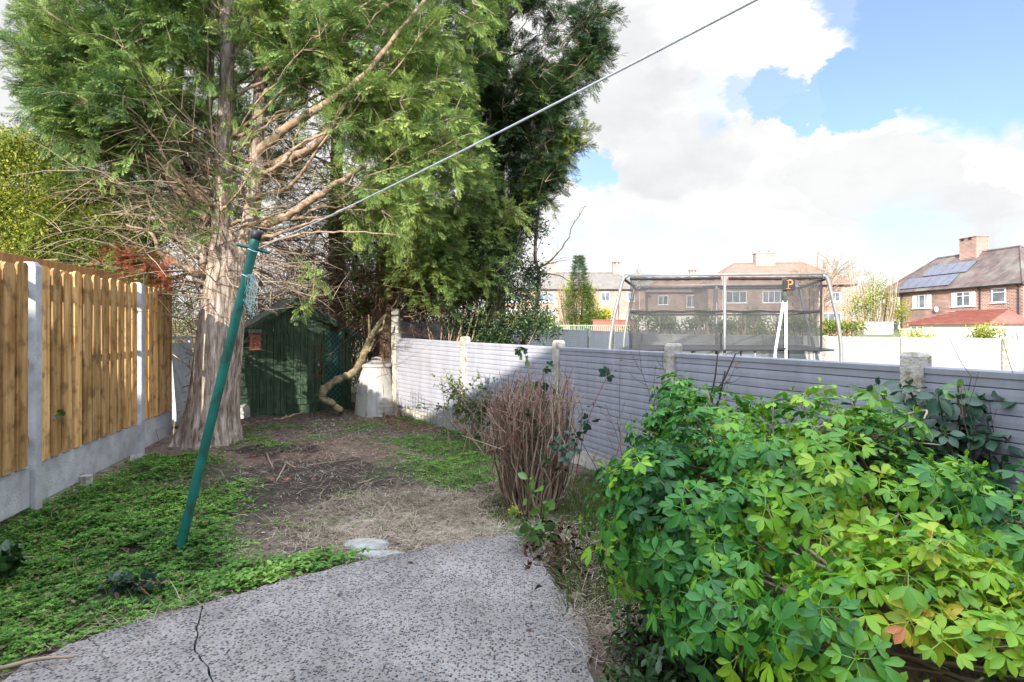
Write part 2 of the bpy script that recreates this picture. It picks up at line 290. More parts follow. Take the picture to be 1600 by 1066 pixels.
# soil with patches of its own colour
def patch_mat(name, base, patches, rough=.95):
    m = bpy.data.materials.new(name); m.use_nodes = True; n = m.node_tree.nodes; l = m.node_tree.links
    p = n['Principled BSDF']; p.inputs['Roughness'].default_value = rough; p.inputs['Specular IOR Level'].default_value = .15
    t = n.new('ShaderNodeTexCoord')
    nz = n.new('ShaderNodeTexNoise'); nz.inputs['Scale'].default_value = 14; nz.inputs['Detail'].default_value = 10; nz.inputs['Roughness'].default_value = .7
    l.new(t.outputs['Object'], nz.inputs['Vector'])
    r = n.new('ShaderNodeValToRGB'); e = r.color_ramp.elements; e[0].position = .32; e[1].position = .68
    e[0].color = (*base[0], 1); e[1].color = (*base[1], 1); l.new(nz.outputs['Fac'], r.inputs[0]); cur = r.outputs[0]
    nd = n.new('ShaderNodeTexNoise'); nd.inputs['Scale'].default_value = 2.5; nd.inputs['Detail'].default_value = 8
    l.new(t.outputs['Object'], nd.inputs['Vector'])
    v0 = n.new('ShaderNodeVectorMath'); v0.operation = 'MULTIPLY_ADD'; l.new(nd.outputs['Color'], v0.inputs[0])
    v0.inputs[1].default_value = (1.2, 1.2, 0); l.new(t.outputs['Object'], v0.inputs[2])
    for (x, y, rx, ry, c, a) in patches:
        sb = n.new('ShaderNodeVectorMath'); sb.operation = 'SUBTRACT'; l.new(v0.outputs[0], sb.inputs[0]); sb.inputs[1].default_value = (x+.6, y+.6, 0)
        sm = n.new('ShaderNodeVectorMath'); sm.operation = 'MULTIPLY'; l.new(sb.outputs[0], sm.inputs[0]); sm.inputs[1].default_value = (1/rx, 1/ry, 0)
        ln = n.new('ShaderNodeVectorMath'); ln.operation = 'LENGTH'; l.new(sm.outputs[0], ln.inputs[0])
        mr = n.new('ShaderNodeMapRange'); mr.interpolation_type = 'SMOOTHSTEP'
        mr.inputs['From Min'].default_value = 1.2; mr.inputs['From Max'].default_value = .6; mr.inputs['To Max'].default_value = a
        l.new(ln.outputs['Value'], mr.inputs['Value'])
        s1 = n.new('ShaderNodeVectorMath'); s1.operation = 'SCALE'; s1.inputs[0].default_value = c
        m2 = n.new('ShaderNodeMapRange'); m2.inputs['From Min'].default_value = .3; m2.inputs['From Max'].default_value = .7; m2.inputs['To Min'].default_value = .5; m2.inputs['To Max'].default_value = 1.45
        l.new(nz.outputs['Fac'], m2.inputs['Value']); l.new(m2.outputs[0], s1.inputs['Scale'])
        mx = n.new('ShaderNodeMix'); mx.data_type = 'RGBA'; l.new(mr.outputs[0], mx.inputs[0]); l.new(cur, mx.inputs[6]); l.new(s1.outputs[0], mx.inputs[7]); cur = mx.outputs[2]
    l.new(cur, p.inputs['Base Color'])
    b = n.new('ShaderNodeBump'); b.inputs['Strength'].default_value = .9; b.inputs['Distance'].default_value = .03
    n3 = n.new('ShaderNodeTexNoise'); n3.inputs['Scale'].default_value = 38; n3.inputs['Detail'].default_value = 9; l.new(t.outputs['Object'], n3.inputs['Vector'])
    l.new(n3.outputs['Fac'], b.inputs['Height']); l.new(b.outputs[0], p.inputs['Normal'])
    return m
M['soil'] = patch_mat('garden_soil', ((.045, .034, .026), (.22, .165, .125)), [
    (-.55, 4.05, .75, .6, (.34, .27, .20), .8), (-1.9, 6.6, 1.3, .8, (.19, .11, .08), .7), (-2.0, 5.3, .9, 1.0, (.045, .034, .028), .9), (-1.1, 5.35, .6, .45, (.05, .038, .03), .8), (-2.7, 6.6, .5, .35, (.035, .027, .022), .9),
    (-2.9, 3.6, 1.0, 2.2, (.02, .04, .012), .8), (-.8, 6.3, .7, 1.2, (.06, .10, .03), .6), (-.9, 8.4, 1.6, .8, (.14, .075, .045), .7), (1.2, 3.6, 1.2, 1.2, (.03, .07, .02), .8)])
M['lawn'] = mat('lawn', [(0, (.05, .10, .02)), (1, (.13, .19, .05))], 6, 9, rough=.95, bump=.5, bscale=40)
M['field'] = mat('far_ground', [(0, (.07, .09, .035)), (1, (.17, .16, .08))], .5, 9, rough=.95)

# ------------------------------------------------------------------ geometry helpers
def nrm(a):
    a = np.asarray(a, float); return a/np.maximum(np.linalg.norm(a, axis=-1, keepdims=True), 1e-9)
class Geo:
    def __init__(s): s.V = []; s.Fs = []; s.R = []; s.MI = []; s.n = 0
    def add(s, V, Fl, r=.5, mi=0):
        V = np.asarray(V, float).reshape(-1, 3)
        s.V.append(V)
        s.R.append(np.broadcast_to(np.asarray(r, float), (len(V),)))
        if not isinstance(Fl, (list, tuple)) or (len(Fl) and not hasattr(Fl[0], 'ndim')):
            Fl = [np.asarray(Fl)]
        for f in Fl:
            f = np.asarray(f, int); s.Fs.append(f+s.n); s.MI.append(np.full(len(f), mi))
        s.n += len(V); return s
    def box(s, c, size, rot=None, mi=0, r=.5):
        x, y, z = [q/2 for q in size]
        V = np.array([[-x, -y, -z], [x, -y, -z], [x, y, -z], [-x, y, -z], [-x, -y, z], [x, -y, z], [x, y, z], [-x, y, z]])
        if rot is not None: V = V @ np.asarray(rot).T
        return s.add(V+np.asarray(c), np.array([[0, 3, 2, 1], [4, 5, 6, 7], [0, 1, 5, 4], [1, 2, 6, 5], [2, 3, 7, 6], [3, 0, 4, 7]]), r, mi)
    def bar(s, a, b, w, h, mi=0, up=(0, 0, 1)):
        a = np.asarray(a, float); b = np.asarray(b, float); X = nrm(b-a); U = np.asarray(up, float)
        if abs(X @ U) > .98: U = np.array([1., 0, 0])
        Y = nrm(np.cross(U, X)); Z = np.cross(X, Y)
        return s.box((a+b)/2, (np.linalg.norm(b-a), w, h), np.stack([X, Y, Z], 1), mi)
    def tube(s, P, R, sides=6, r=.5, mi=0, cap=True):
        P = np.asarray(P, float); k = len(P); R = np.broadcast_to(np.asarray(R, float), (k,))
        T = np.gradient(P, axis=0); T = nrm(T)
        u = np.cross(T[0], [0, 0, 1.]) if abs(T[0, 2]) < .9 else np.cross(T[0], [1., 0, 0]); u = nrm(u)
        U = [u]
        for i in range(1, k):
            u = U[-1]-T[i]*(U[-1] @ T[i]); U.append(nrm(u))
        U = np.array(U); B = np.cross(T, U); a = np.arange(sides)*2*pi/sides
        V = P[:, None]+R[:, None, None]*(np.cos(a)[None, :, None]*U[:, None]+np.sin(a)[None, :, None]*B[:, None])
        V = V.reshape(-1, 3); i = np.arange(k-1)[:, None]*sides; j = np.arange(sides)[None]; j2 = (j+1) % sides
        Fq = np.stack([i+j, i+j2, i+sides+j2, i+sides+j], -1).reshape(-1, 4); fl = [Fq]
        if cap:
            V = np.vstack([V, P[:1], P[-1:]]); c0 = k*sides; jj = np.arange(sides)
            fl.append(np.stack([np.full(sides, c0), (jj+1) % sides, jj], -1))
            fl.append(np.stack([np.full(sides, c0+1), (k-1)*sides+jj, (k-1)*sides+(jj+1) % sides], -1))
        return s.add(V, fl, r, mi)
    def lathe(s, prof, c=(0, 0, 0), sides=32, mi=0, sx=1, sy=1):
        a = np.arange(sides)*2*pi/sides; prof = np.asarray(prof, float); k = len(prof)
        V = np.stack([prof[:, 0:1]*np.cos(a)*sx, prof[:, 0:1]*np.sin(a)*sy, np.repeat(prof[:, 1:2], sides, 1)], -1).reshape(-1, 3)+np.asarray(c)
        i = np.arange(k-1)[:, None]*sides; j = np.arange(sides)[None]; j2 = (j+1) % sides
        return s.add(V, np.stack([i+j, i+j2, i+sides+j2, i+sides+j], -1).reshape(-1, 4), .5, mi)
    def prism(s, poly, z0, z1, mi=0):
        n = len(poly); V = [(*q[:2], z0) for q in poly]+[(*q[:2], z1) for q in poly]
        j = np.arange(n); j2 = (j+1) % n
        s.add(V, [np.stack([j, j2, j2+n, j+n], -1), (j+n)[None], j[::-1][None]], .5, mi); return s
    def stamp(s, TV, TF, P, X, Z, sc, r, mi=0, tr=None):
        """copies of one leaf-like template: P base, X along, Z normal"""
        P = np.asarray(P, float); X = nrm(X); Z = np.asarray(Z, float); Z = nrm(Z-(Z*X).sum(-1, keepdims=True)*X); Y = np.cross(Z, X)
        sc = np.asarray(sc, float)
        if sc.ndim == 1: sc = np.repeat(sc[:, None], 3, 1)
        A = TV[None]*sc[:, None]
        V = P[:, None]+A[..., 0:1]*X[:, None]+A[..., 1:2]*Y[:, None]+A[..., 2:3]*Z[:, None]
        n = len(P); m_ = len(TV)
        Ff = (TF[None]+(np.arange(n)*m_)[:, None, None]).reshape(-1, TF.shape[1])
        rv = np.repeat(np.broadcast_to(r, (n,)), m_)
        if tr is not None: rv = np.clip(rv+np.tile(tr, n), 0, 1)
        s.add(V.reshape(-1, 3), [Ff], rv, mi); return s
    def build(s, name, mats, parent=None, smooth=False, bevel=0):
        V = np.vstack(s.V); me = bpy.data.meshes.new(name)
        me.vertices.add(len(V)); me.vertices.foreach_set('co', V.ravel())
        tot = np.concatenate([np.full(len(f), f.shape[1]) for f in s.Fs]); li = np.concatenate([f.ravel() for f in s.Fs])
        st = np.concatenate([[0], np.cumsum(tot)[:-1]])
        me.loops.add(len(li)); me.loops.foreach_set('vertex_index', li.astype(np.int32))
        me.polygons.add(len(tot)); me.polygons.foreach_set('loop_start', st.astype(np.int32))
        try: me.polygons.foreach_set('loop_total', tot.astype(np.int32))
        except Exception: pass
        if not isinstance(mats, (list, tuple)): mats = [mats]
        for q in mats: me.materials.append(M[q] if isinstance(q, str) else q)
        if len(mats) > 1: me.polygons.foreach_set('material_index', np.concatenate(s.MI).astype(np.int32))
        me.polygons.foreach_set('use_smooth', np.full(len(tot), bool(smooth)))
        at = me.attributes.new('rnd', 'FLOAT', 'POINT'); at.data.foreach_set('value', np.concatenate(s.R).astype(np.float32))
        me.update(calc_edges=True); me.validate()
        o = bpy.data.objects.new(name, me); COL.objects.link(o)
        if parent is not None: o.parent = parent
        if bevel:
            b = o.modifiers.new('bevel', 'BEVEL'); b.width = bevel; b.segments = 2; b.limit_method = 'ANGLE'
        return o
def tag(o, label=None, cat=None, group=None, kind=None):
    if label: o['label'] = label
    if cat: o['category'] = cat
    if group: o['group'] = group
    if kind: o['kind'] = kind
    return o
def empty(name, loc=(0, 0, 0), rz=0, label=None, cat=None, group=None):
    o = bpy.data.objects.new(name, None); COL.objects.link(o); o.location = loc; o.rotation_euler = (0, 0, rz)
    o.empty_display_size = .1
    return tag(o, label, cat, group)
def at(x, y, Y): return np.array([(x-800)/F*Y, Y, EYE-(y-HY)/F*Y])
def gnd(x, y):
    Z = EYE*F/(y-HY); return np.array([(x-800)/F*Z, Z, 0.])
def rot3(rx=0, ry=0, rz=0): return np.array(Matrix.Rotation(rz, 3, 'Z') @ Matrix.Rotation(ry, 3, 'Y') @ Matrix.Rotation(rx, 3, 'X'))
def rdir(n): return nrm(rng.normal(size=(n, 3)))
def spline(P, n=20):
    """smooth path through points"""
    P = np.asarray(P, float); k = len(P)
    if k < 3:
        t = np.linspace(0, 1, n)[:, None]; return P[0]*(1-t)+P[-1]*t
    Q = np.vstack([2*P[0]-P[1], P, 2*P[-1]-P[-2]]); o_ = []
    for u in np.linspace(0, k-1-1e-6, n):
        i = int(u); t = u-i; a, b, c, d_ = Q[i], Q[i+1], Q[i+2], Q[i+3]
        o_.append(.5*((2*b)+(-a+c)*t+(2*a-5*b+4*c-d_)*t*t+(-a+3*b-3*c+d_)*t**3))
    return np.array(o_)

# ---- leaf templates
def leaf_tmpl(n=4, shape='ov', fold=.12, curl=-.12):
    us = np.linspace(0, 1, n+1)
    if shape == 'ov': w = np.sin(pi*us**.9)**.8*.24
    elif shape == 'obov': w = np.sin(pi*us**1.5)**.62*.23
    else: w = np.sin(pi*us)**.7*.32
    w = np.maximum(w, .006); V = []
    for u, ww in zip(us, w):
        z = curl*u*u
        V += [[u, -ww, z+fold*ww*2.2], [u, 0, z], [u, ww, z+fold*ww*2.2]]
    Fq = []
    for i in range(n):
        a = i*3; Fq += [[a, a+1, a+4, a+3], [a+1, a+2, a+5, a+4]]
    return np.array(V, float), np.array(Fq)
LEAF = leaf_tmpl(3, 'ov'); LEAF2 = leaf_tmpl(4, 'obov', .13, -.2); ROUND = leaf_tmpl(4, 'rd', .10, -.12)
TINY = (np.array([[0, 0, 0], [.5, -.26, .05], [1, 0, 0], [.5, .26, .05]]), np.array([[0, 1, 2, 3]]))
BLADE = (np.array([[0, -.5, 0], [0, .5, 0], [.5, .38, .12], [.5, -.38, .12], [1, .05, .42], [1, -.05, .42]]), np.array([[0, 1, 2, 3], [3, 2, 4, 5]]))
FLATB = (np.array([[0, -.5, 0], [0, .5, 0], [.5, .5, .06], [.5, -.5, .06], [1, .15, -.02], [1, -.15, -.02]]), np.array([[0, 1, 2, 3], [3, 2, 4, 5]]))
def spray_tmpl(seed, nb=7, ww=.021):
    g = np.random.default_rng(seed); V = []; Fq = []
    def diamond(a, b, w, zb):
        a = np.array(a); b = np.array(b); dd = (b-a)/np.linalg.norm(b-a); s_ = np.array([-dd[1], dd[0]]); m_ = a+(b-a)*.55
        i = len(V); V.extend([[*a, 0], [*(m_-s_*w), zb*.5], [*b, zb], [*(m_+s_*w), zb*.5]]); Fq.append([i, i+1, i+2, i+3])
    diamond((0, 0), (1, 0), .014, -.1)
    for i in range(nb):
        x = .12+.85*i/nb; Lb = (.50*(1-x)**.6+.12)*g.uniform(.65, 1.25)
        for sd in (-1, 1):
            an = radians(g.uniform(32, 52))*sd; b = (x+Lb*cos(an), Lb*sin(an)); diamond((x, 0), b, ww*g.uniform(.8, 1.2), -.10*x-.12*Lb)
            if Lb > .3:
                an2 = an*.25; q = (x+.45*Lb*cos(an), .45*Lb*sin(an)); diamond(q, (q[0]+.5*Lb*cos(an2), q[1]+.5*Lb*sin(an2)), ww*.8, -.12*x-.1*Lb)
    return np.array(V), np.array(Fq)
SPRAYS = [spray_tmpl(i) for i in (1, 2, 3)]
TIPS = [np.clip(np.hypot(T[0][:, 0]-.45, T[0][:, 1]*1.6)*.75-.24, -.2, .35) for T in SPRAYS]
def plumes(g, P, D, Ln, tint, k=14, spray=.2, droop=.45):
    """feathery plumes of fern-like sprays: P base, D direction, Ln length"""
    P = np.asarray(P); n = len(P); D = nrm(D); Ln = np.asarray(Ln)
    side = nrm(np.cross(D, rdir(n))); side2 = np.cross(D, side)
    for j in range(k):
        t = (j+.5)/k*rng.uniform(.9, 1.1, n)
        base = P+D*(Ln*t)[:, None]; base[:, 2] -= droop*Ln*t*t
        a = rng.uniform(0, 2*pi, n); lat = side*np.cos(a)[:, None]+side2*np.sin(a)[:, None]
        out_ = D*(.6+.5*t)[:, None]+lat*(1.0-.45*t)[:, None]+rng.normal(size=(n, 3))*.14; out_[:, 2] -= .12+droop*.6*t
        nor = rdir(n)*.55+np.array([0, 0, 1.]); T = SPRAYS[j % 3]
        g.stamp(*T, base, out_, nor, spray*rng.uniform(.7, 1.3, n)*(1.15-.35*t), np.clip(tint+rng.normal(0, .10, n)+.14*(t-.5), 0, 1), tr=TIPS[j % 3])

# ------------------------------------------------------------------ the ground
def sheet(name, x0, x1, y0, y1, nx, ny, zf, m_, kind='structure'):
    xs = np.linspace(x0, x1, nx); ys = np.linspace(y0, y1, ny); X, Y = np.meshgrid(xs, ys); Z = zf(X, Y)
    i = np.arange(ny-1)[:, None]*nx; j = np.arange(nx-1)[None]
    Fq = np.stack([i+j, i+j+1, i+nx+j+1, i+nx+j], -1).reshape(-1, 4)
    g = Geo(); g.add(np.stack([X, Y, Z], -1).reshape(-1, 3), [Fq])
    return tag(g.build(name, m_, smooth=True), kind=kind)
def far_z(X, Y): return -.06+np.clip((Y-24)/60, 0, 1.3)*2.1
sheet('ground', -260, 320, -60, 420, 60, 60, far_z, 'field')
def soil_z(X, Y):
    z = .015*np.sin(X*3.1+1)*np.cos(Y*2.3)+.010*np.sin(X*9+Y*7)+.008*np.sin(X*17-Y*13+2)+.006*np.cos(X*31+Y*23)
    z = z+np.clip((Y-7.3)/2.5, 0, 1)*.04
    return np.where(Y < 2.2, z*.3-.03, z)-.005
sheet('garden_soil', -4.6, 3.2, -.8, 10.6, 260, 340, soil_z, 'soil')
sheet('neighbour_lawn', 3.21, 12.5, -.8, 24, 30, 60, lambda X, Y: 0*X-.01, 'lawn')
sheet('neighbour_lawn', -2.2, 3.2, 10.61, 24, 20, 40, lambda X, Y: 0*X-.01, 'lawn')

# patio slab in two pieces either side of the crack
crack = [gnd(*q)[:2] for q in [(316, 955), (316, 968), (312, 985), (308, 1000), (305, 1018), (304, 1030), (312, 1036), (319, 1050), (327, 1066), (336, 1085), (332, 1110), (350, 1150)]]
def fray(P, amp=.012, seg=.05):
    o_ = []
    for a, b in zip(P[:-1], P[1:]):
        a = np.array(a[:2]); b = np.array(b[:2]); k = max(1, int(np.linalg.norm(b-a)/seg))
        for i in range(k): o_.append(a+(b-a)*i/k+(rng.normal(0, amp, 2) if i else 0))
    return o_+[np.array(P[-1][:2])]
cl = [np.array(c)+rng.normal(0, .003, 2) for c in fray(crack, .006, .04)]
cl.append(np.array([-1.0, -.75]))
edgeL = fray([(-1.9, -.75), (-1.95, 1.6), gnd(40, 1050)[:2], gnd(150, 1003)[:2], gnd(230, 978)[:2], crack[0]])
edgeR = fray([crack[0], gnd(360, 940)[:2], gnd(450, 915)[:2], gnd(560, 887)[:2], gnd(650, 866)[:2], gnd(740, 850)[:2], gnd(806, 843)[:2],
              gnd(824, 868)[:2], gnd(860, 908)[:2], gnd(895, 960)[:2], gnd(916, 990)[:2], gnd(922, 1066)[:2], (.34, 1.0), (.36, -.75)])
off = np.array([.0045, 0])
for nm, poly in (('patio', edgeL+[c-off*rng.uniform(.3, 1.5) for c in cl]), ('patio', [c+off*rng.uniform(.3, 1.3) for c in cl][::-1]+edgeR)):
    g = Geo(); g.prism([(float(a), float(b)) for a, b in poly], -.08, .035); tag(g.build(nm, 'patio', bevel=.006), kind='structure')

def inpoly(P, poly):
    x, y = P[:, 0], P[:, 1]; c = np.zeros(len(P), bool); k = len(poly)
    for i in range(k):
        x1, y1 = poly[i][:2]; x2, y2 = poly[(i+1) % k][:2]
        with np.errstate(divide='ignore', invalid='ignore'):
            hit = ((y1 > y) != (y2 > y)) & (x < (x2-x1)*(y-y1)/(y2-y1+1e-12)+x1)
        c ^= hit
    return c
def scatter(poly, n):
    poly = np.array([q[:2] for q in poly]); lo = poly.min(0); hi = poly.max(0); o_ = np.zeros((0, 2))
    while len(o_) < n:
        p_ = rng.uniform(lo, hi, (n, 2)); o_ = np.vstack([o_, p_[inpoly(p_, poly)]])
    return o_[:n]
def nfield(P, s, seed=0):
    g_ = np.random.default_rng(seed); v = 0
    for k in range(5):
        a = g_.uniform(0, 2*pi); f = s*(1.6**k)*g_.uniform(.8, 1.2); v = v+np.sin(P[:, 0]*f*cos(a)+P[:, 1]*f*sin(a)+g_.uniform(0, 6))*np.cos(P[:, 1]*f*cos(a)*.8-P[:, 0]*f*sin(a)*.8+g_.uniform(0, 6))/(1.3**k)
    return v
def on_ground(P2, h=0): return np.column_stack([P2, soil_z(P2[:, 0], P2[:, 1])+h])
patio_all = [(float(a), float(b)) for a, b in edgeL+edgeR]
# --- weeds
def weed_patch(g, P2, size, height, rb=0.5, whorl=6, dens_noise=None):
    n = len(P2); hgt = height*np.clip(.55+.30*nfield(P2, 4.0, 3)+.25*nfield(P2, 14.0, 13), .1, 1.9)
    tint = np.clip(rb+.10*nfield(P2, 2.5, 5)+.10*nfield(P2, 17, 6)+rng.normal(0, .15, n), 0, 1)
    base = on_ground(P2); base[:, 2] += hgt*rng.uniform(.4, 1, n)
    for j in range(whorl):
        a = 2*pi*j/whorl+rng.uniform(-.4, .4, n); D = np.stack([np.cos(a), np.sin(a), rng.uniform(-.1, .6, n)], -1)
        g.stamp(*TINY, base, D, np.tile([0, 0, 1.], (n, 1)), size*rng.uniform(.7, 1.3, n), np.clip(tint+rng.normal(0, .05, n), 0, 1))
green = [(-3.75, 3.2), (-3.62, 4.2), (-3.92, 5.9), (-3.6, 6.3), (-3.05, 6.1), (-2.75, 5.3), (-2.25, 4.6), (-2.05, 4.0), (-1.8, 3.5), (-1.35, 3.2), (-1.5, 2.85), (-2.15, 2.35), (-2.1, 1.2), (-3.6, 1.2)]
P2 = scatter(green, 52000); P2 = P2+rng.normal(0, .07, P2.shape); P2 = P2[~inpoly(P2, patio_all)]
fade = nfield(P2, 2.2, 11)+rng.normal(0, .8, len(P2)); sparse = (P2[:, 1] > 4.8)
P2 = P2[(fade > -1.9) & (~sparse | (fade > .1))]
hole = (np.hypot(P2[:, 0]+2.30, (P2[:, 1]-3.50)*1.6) < .10+.12*nfield(P2, 9, 2)*.5+rng.normal(0, .03, len(P2))); P2 = P2[~hole]
g = Geo(); weed_patch(g, P2, .017, .075, .45); tag(g.build('ground_cover', 'weed'), 'low bright green ground cover below the timber fence', 'weeds', kind='stuff')
P2 = scatter(green, 5200)+rng.normal(0, .06, (5200, 2)); P2 = P2[~inpoly(P2, patio_all)]; n = len(P2); g = Geo(); D = rdir(n)*.8; D[:, 2] = rng.uniform(.4, 1.1, n); Lh = rng.uniform(.05, .13, n)
kk_ = nfield(P2, 6, 44)+rng.normal(0, .5, n) > .3; P2 = P2[kk_]; D = D[kk_]; Lh = Lh[kk_]; n = len(P2); g.stamp(*BLADE, on_ground(P2, .02), D, rdir(n), np.column_stack([Lh, np.full(n, .004), Lh]), rng.uniform(.2, 1, n))
tag(g.build('grass_tufts', 'grass'), 'loose grass blades poking through the green ground cover', 'grass', kind='stuff')
P2 = scatter(green, 900); P2 = P2[~inpoly(P2, patio_all)]; n = len(P2); g = Geo(); D = rdir(n); D[:, 2] *= .2; g.stamp(*LEAF, on_ground(P2, .07), D, np.tile([0, 0, 1.], (n, 1))+rdir(n)*.5, rng.uniform(.02, .05, n), rng.uniform(.2, .85, n))
tag(g.build('fallen_leaves', 'litter'), 'brown fallen leaves lying on the green ground cover', 'dead leaves', kind='stuff')
strip = [gnd(330, 935), gnd(345, 905), gnd(430, 880), gnd(560, 872), gnd(590, 868), gnd(575, 884), gnd(450, 912), gnd(370, 938)]
P2 = scatter(strip, 1500); P2 = P2[nfield(P2, 5, 8)+rng.normal(0, .4, 1500) > -.35]
n = len(P2); g = Geo(); b3 = on_ground(P2, .02); b3[:, 2] += rng.uniform(0, .05, n)
D = rdir(n); D[:, 2] = np.abs(D[:, 2])*.4; g.stamp(*ROUND, b3, D, np.tile([0, 0, 1.], (n, 1))+rdir(n)*.4, rng.uniform(.018, .042, n), np.clip(.6+.2*nfield(P2, 6, 1)+rng.normal(0, .12, n), 0, 1))
tag(g.build('broadleaf_weeds', 'weed', smooth=True), 'broad leaved bright weeds along the edge of the patio', 'weeds', kind='stuff')
g = Geo()
for poly, nn, thr in ([[gnd(350, 695), gnd(400, 668), gnd(490, 664), gnd(500, 690), gnd(380, 706)], 4200, .2], [[gnd(590, 690), gnd(640, 672), gnd(760, 700), gnd(772, 772), gnd(690, 756), gnd(640, 720)], 9000, -.2],
                      [[gnd(500, 670), gnd(560, 660), gnd(620, 672), gnd(560, 690)], 1500, .2], [[gnd(620, 652), gnd(700, 645), gnd(780, 690), gnd(640, 668)], 5000, -.2], [[gnd(440, 800), gnd(520, 760), gnd(560, 800), gnd(470, 830)], 1000, .4],
                      [[gnd(330, 770), gnd(380, 740), gnd(420, 800), gnd(380, 870), gnd(330, 880)], 1500, .5]):
    P2 = scatter(poly, nn); P2 = P2+rng.normal(0, .10, P2.shape); P2 = P2[~inpoly(P2, patio_all)]; P2 = P2[nfield(P2, 3.5, 9)+rng.normal(0, .35, len(P2)) > thr]; weed_patch(g, P2, .017, .03, .62, 5)
tag(g.build('weed_patches', 'weed'), 'scattered bright green weeds spreading over bare soil', 'weeds', kind='stuff')
g = Geo()
for poly, nn, thr in \
        [([gnd(650, 690), gnd(760, 690), gnd(775, 770), gnd(690, 765)], 7000, -.8), ([gnd(760, 760), gnd(800, 760), gnd(800, 835), gnd(760, 800)], 2500, -1),
         ([(.30, 3.6), (1.9, 2.9), (1.7, 4.2), (.75, 5.6), (.4, 4.6)], 22000, -3), ([gnd(480, 780), gnd(560, 760), gnd(700, 830), gnd(560, 850)], 900, .3)]:
    P2 = scatter(poly, nn); P2 = P2+rng.normal(0, .10, P2.shape); P2 = P2[~inpoly(P2, patio_all)]; P2 = P2[nfield(P2, 3.5, 4)+rng.normal(0, .35, len(P2)) > thr]; n = len(P2)
    D = rdir(n)*.55; D[:, 2] = rng.uniform(.6, 1.2, n); Lh = rng.uniform(.02, .055, n)
    g.stamp(*BLADE, on_ground(P2), D, rdir(n), np.column_stack([Lh, np.full(n, .004), Lh]), np.clip(.5+.15*nfield(P2, 3, 2)+rng.normal(0, .15, n), 0, 1))
tag(g.build('grass', 'grass'), 'rough green grass beside the shrubs', 'grass', kind='stuff')
# --- dead grass and litter
g = Geo()
for poly, nn, hh in [([gnd(470, 860), gnd(500, 790), gnd(600, 770), gnd(760, 775), gnd(790, 838), gnd(600, 868), gnd(480, 880)], 11000, .03),
                     ([gnd(330, 870), gnd(340, 740), gnd(420, 690), gnd(700, 690), gnd(780, 760), gnd(790, 840), gnd(400, 880)], 6500, .012),
                     ([gnd(270, 700), gnd(400, 655), gnd(700, 640), gnd(800, 700), gnd(500, 720)], 7000, .012),
                     ([(.08, 3.5), (.30, 2.7), (.38, 2.2), (.75, 2.3), (.7, 3.3), (.3, 4.1)], 5200, .07),
                     ([gnd(-60, 1080), gnd(100, 1012), gnd(310, 945), gnd(600, 866), gnd(790, 830), gnd(800, 846), gnd(600, 885), gnd(310, 962), gnd(60, 1040)], 2600, .03)]:
    P2 = scatter(poly, nn)+rng.normal(0, .09, (nn, 2)); keep = nfield(P2, 3, 21)+rng.normal(0, .7, nn) > -.7; P2 = P2[keep]; n = len(P2)
    a = rng.uniform(0, 2*pi, n)+.3; D = np.stack([np.cos(a), np.sin(a)*.7, rng.normal(.05, .22, n)], -1); Lh = rng.gamma(3, .018, n)+.02
    b3 = on_ground(P2, .004); b3[:, 2] += rng.uniform(0, hh, n)
    g.stamp(*FLATB, b3, D, np.tile([0, 0, 1.], (n, 1))+rdir(n)*.3, np.column_stack([Lh, rng.uniform(.0016, .0034, n), Lh]), np.clip(rng.normal(.5, .22, n)+.12*nfield(P2, 3, 31), 0, 1))
tag(g.build('dead_grass', 'straw'), 'dry straw coloured dead grass lying on the soil', 'dead grass', kind='stuff')
g = Geo()
P2 = scatter([(-3.9, 6.4), (-2.0, 3.4), (0, 3.7), (.4, 5.5), (-.4, 8), (-2, 9.4), (-4.0, 8.6)], 7000)
P2 = np.vstack([P2, scatter([(.1, 3.6), (.35, 2.3), (.9, 2.1), (2.6, 2.0), (2.0, 3.0), (.6, 5.5)], 3000), scatter([(-1.9, 8.9), (-.4, 7.4), (.4, 6.2), (-.2, 6.0), (-1.5, 7.5), (-2.2, 8.6)], 2500)])
n = len(P2); D = rdir(n); D[:, 2] *= .25; g.stamp(*TINY, on_ground(P2, .005), D, np.tile([0, 0, 1.], (n, 1))+rdir(n)*.5, rng.gamma(3, .0045, n)+.006, np.where(rng.random(n) < .03, 1, np.clip(rng.normal(.4, .25, n), 0, .9)))
Pq = np.array([gnd(rng.uniform(60, 900), rng.uniform(850, 1060))[:2] for _ in range(500)]); Pq = Pq[inpoly(Pq, patio_all)]; dq = np.min(np.linalg.norm(Pq[:, None]-np.array(patio_all)[None], axis=2), axis=1); Pq = Pq[rng.random(len(Pq)) < np.exp(-dq/.13)+.035]; n = len(Pq); g.stamp(*TINY, np.column_stack([Pq, np.full(n, .041)]), rdir(n)*[1, 1, .15], np.tile([0, 0, 1.], (n, 1))+rdir(n)*.3, rng.gamma(3, .004, n)+.006, rng.uniform(0, .8, n))
tag(g.build('leaf_litter', 'litter'), 'brown crumbled leaf litter and crumbs of soil', 'leaf litter', kind='stuff')
def twig_thing(pts, r, label, m_='twig', name='fallen_twig', sides=6):
    g = Geo()
    for P, rr in zip(pts, r): g.tube(P, np.linspace(rr, rr*.5, len(P)), sides, rng.uniform(.3, .8))
    return tag(g.build(name, m_, smooth=True), label, 'twig', 'fallen twigs on the soil')
def gp(x, y, h=.015): q = gnd(x, y); q[2] = soil_z(np.array(q[0]), np.array(q[1]))+h; return q
twig_thing([[gp(417, 712), gp(421, 722), gp(426, 731)]], [.011], 'short thick twig upright on dark soil left of the forked twig')
twig_thing([[gp(444, 724), gp(450, 730), gp(461, 736)], [gp(446, 730), gp(439, 742), gp(432, 751)]], [.012, .009], 'pale forked twig lying on the dark bare soil', name='forked_twig')
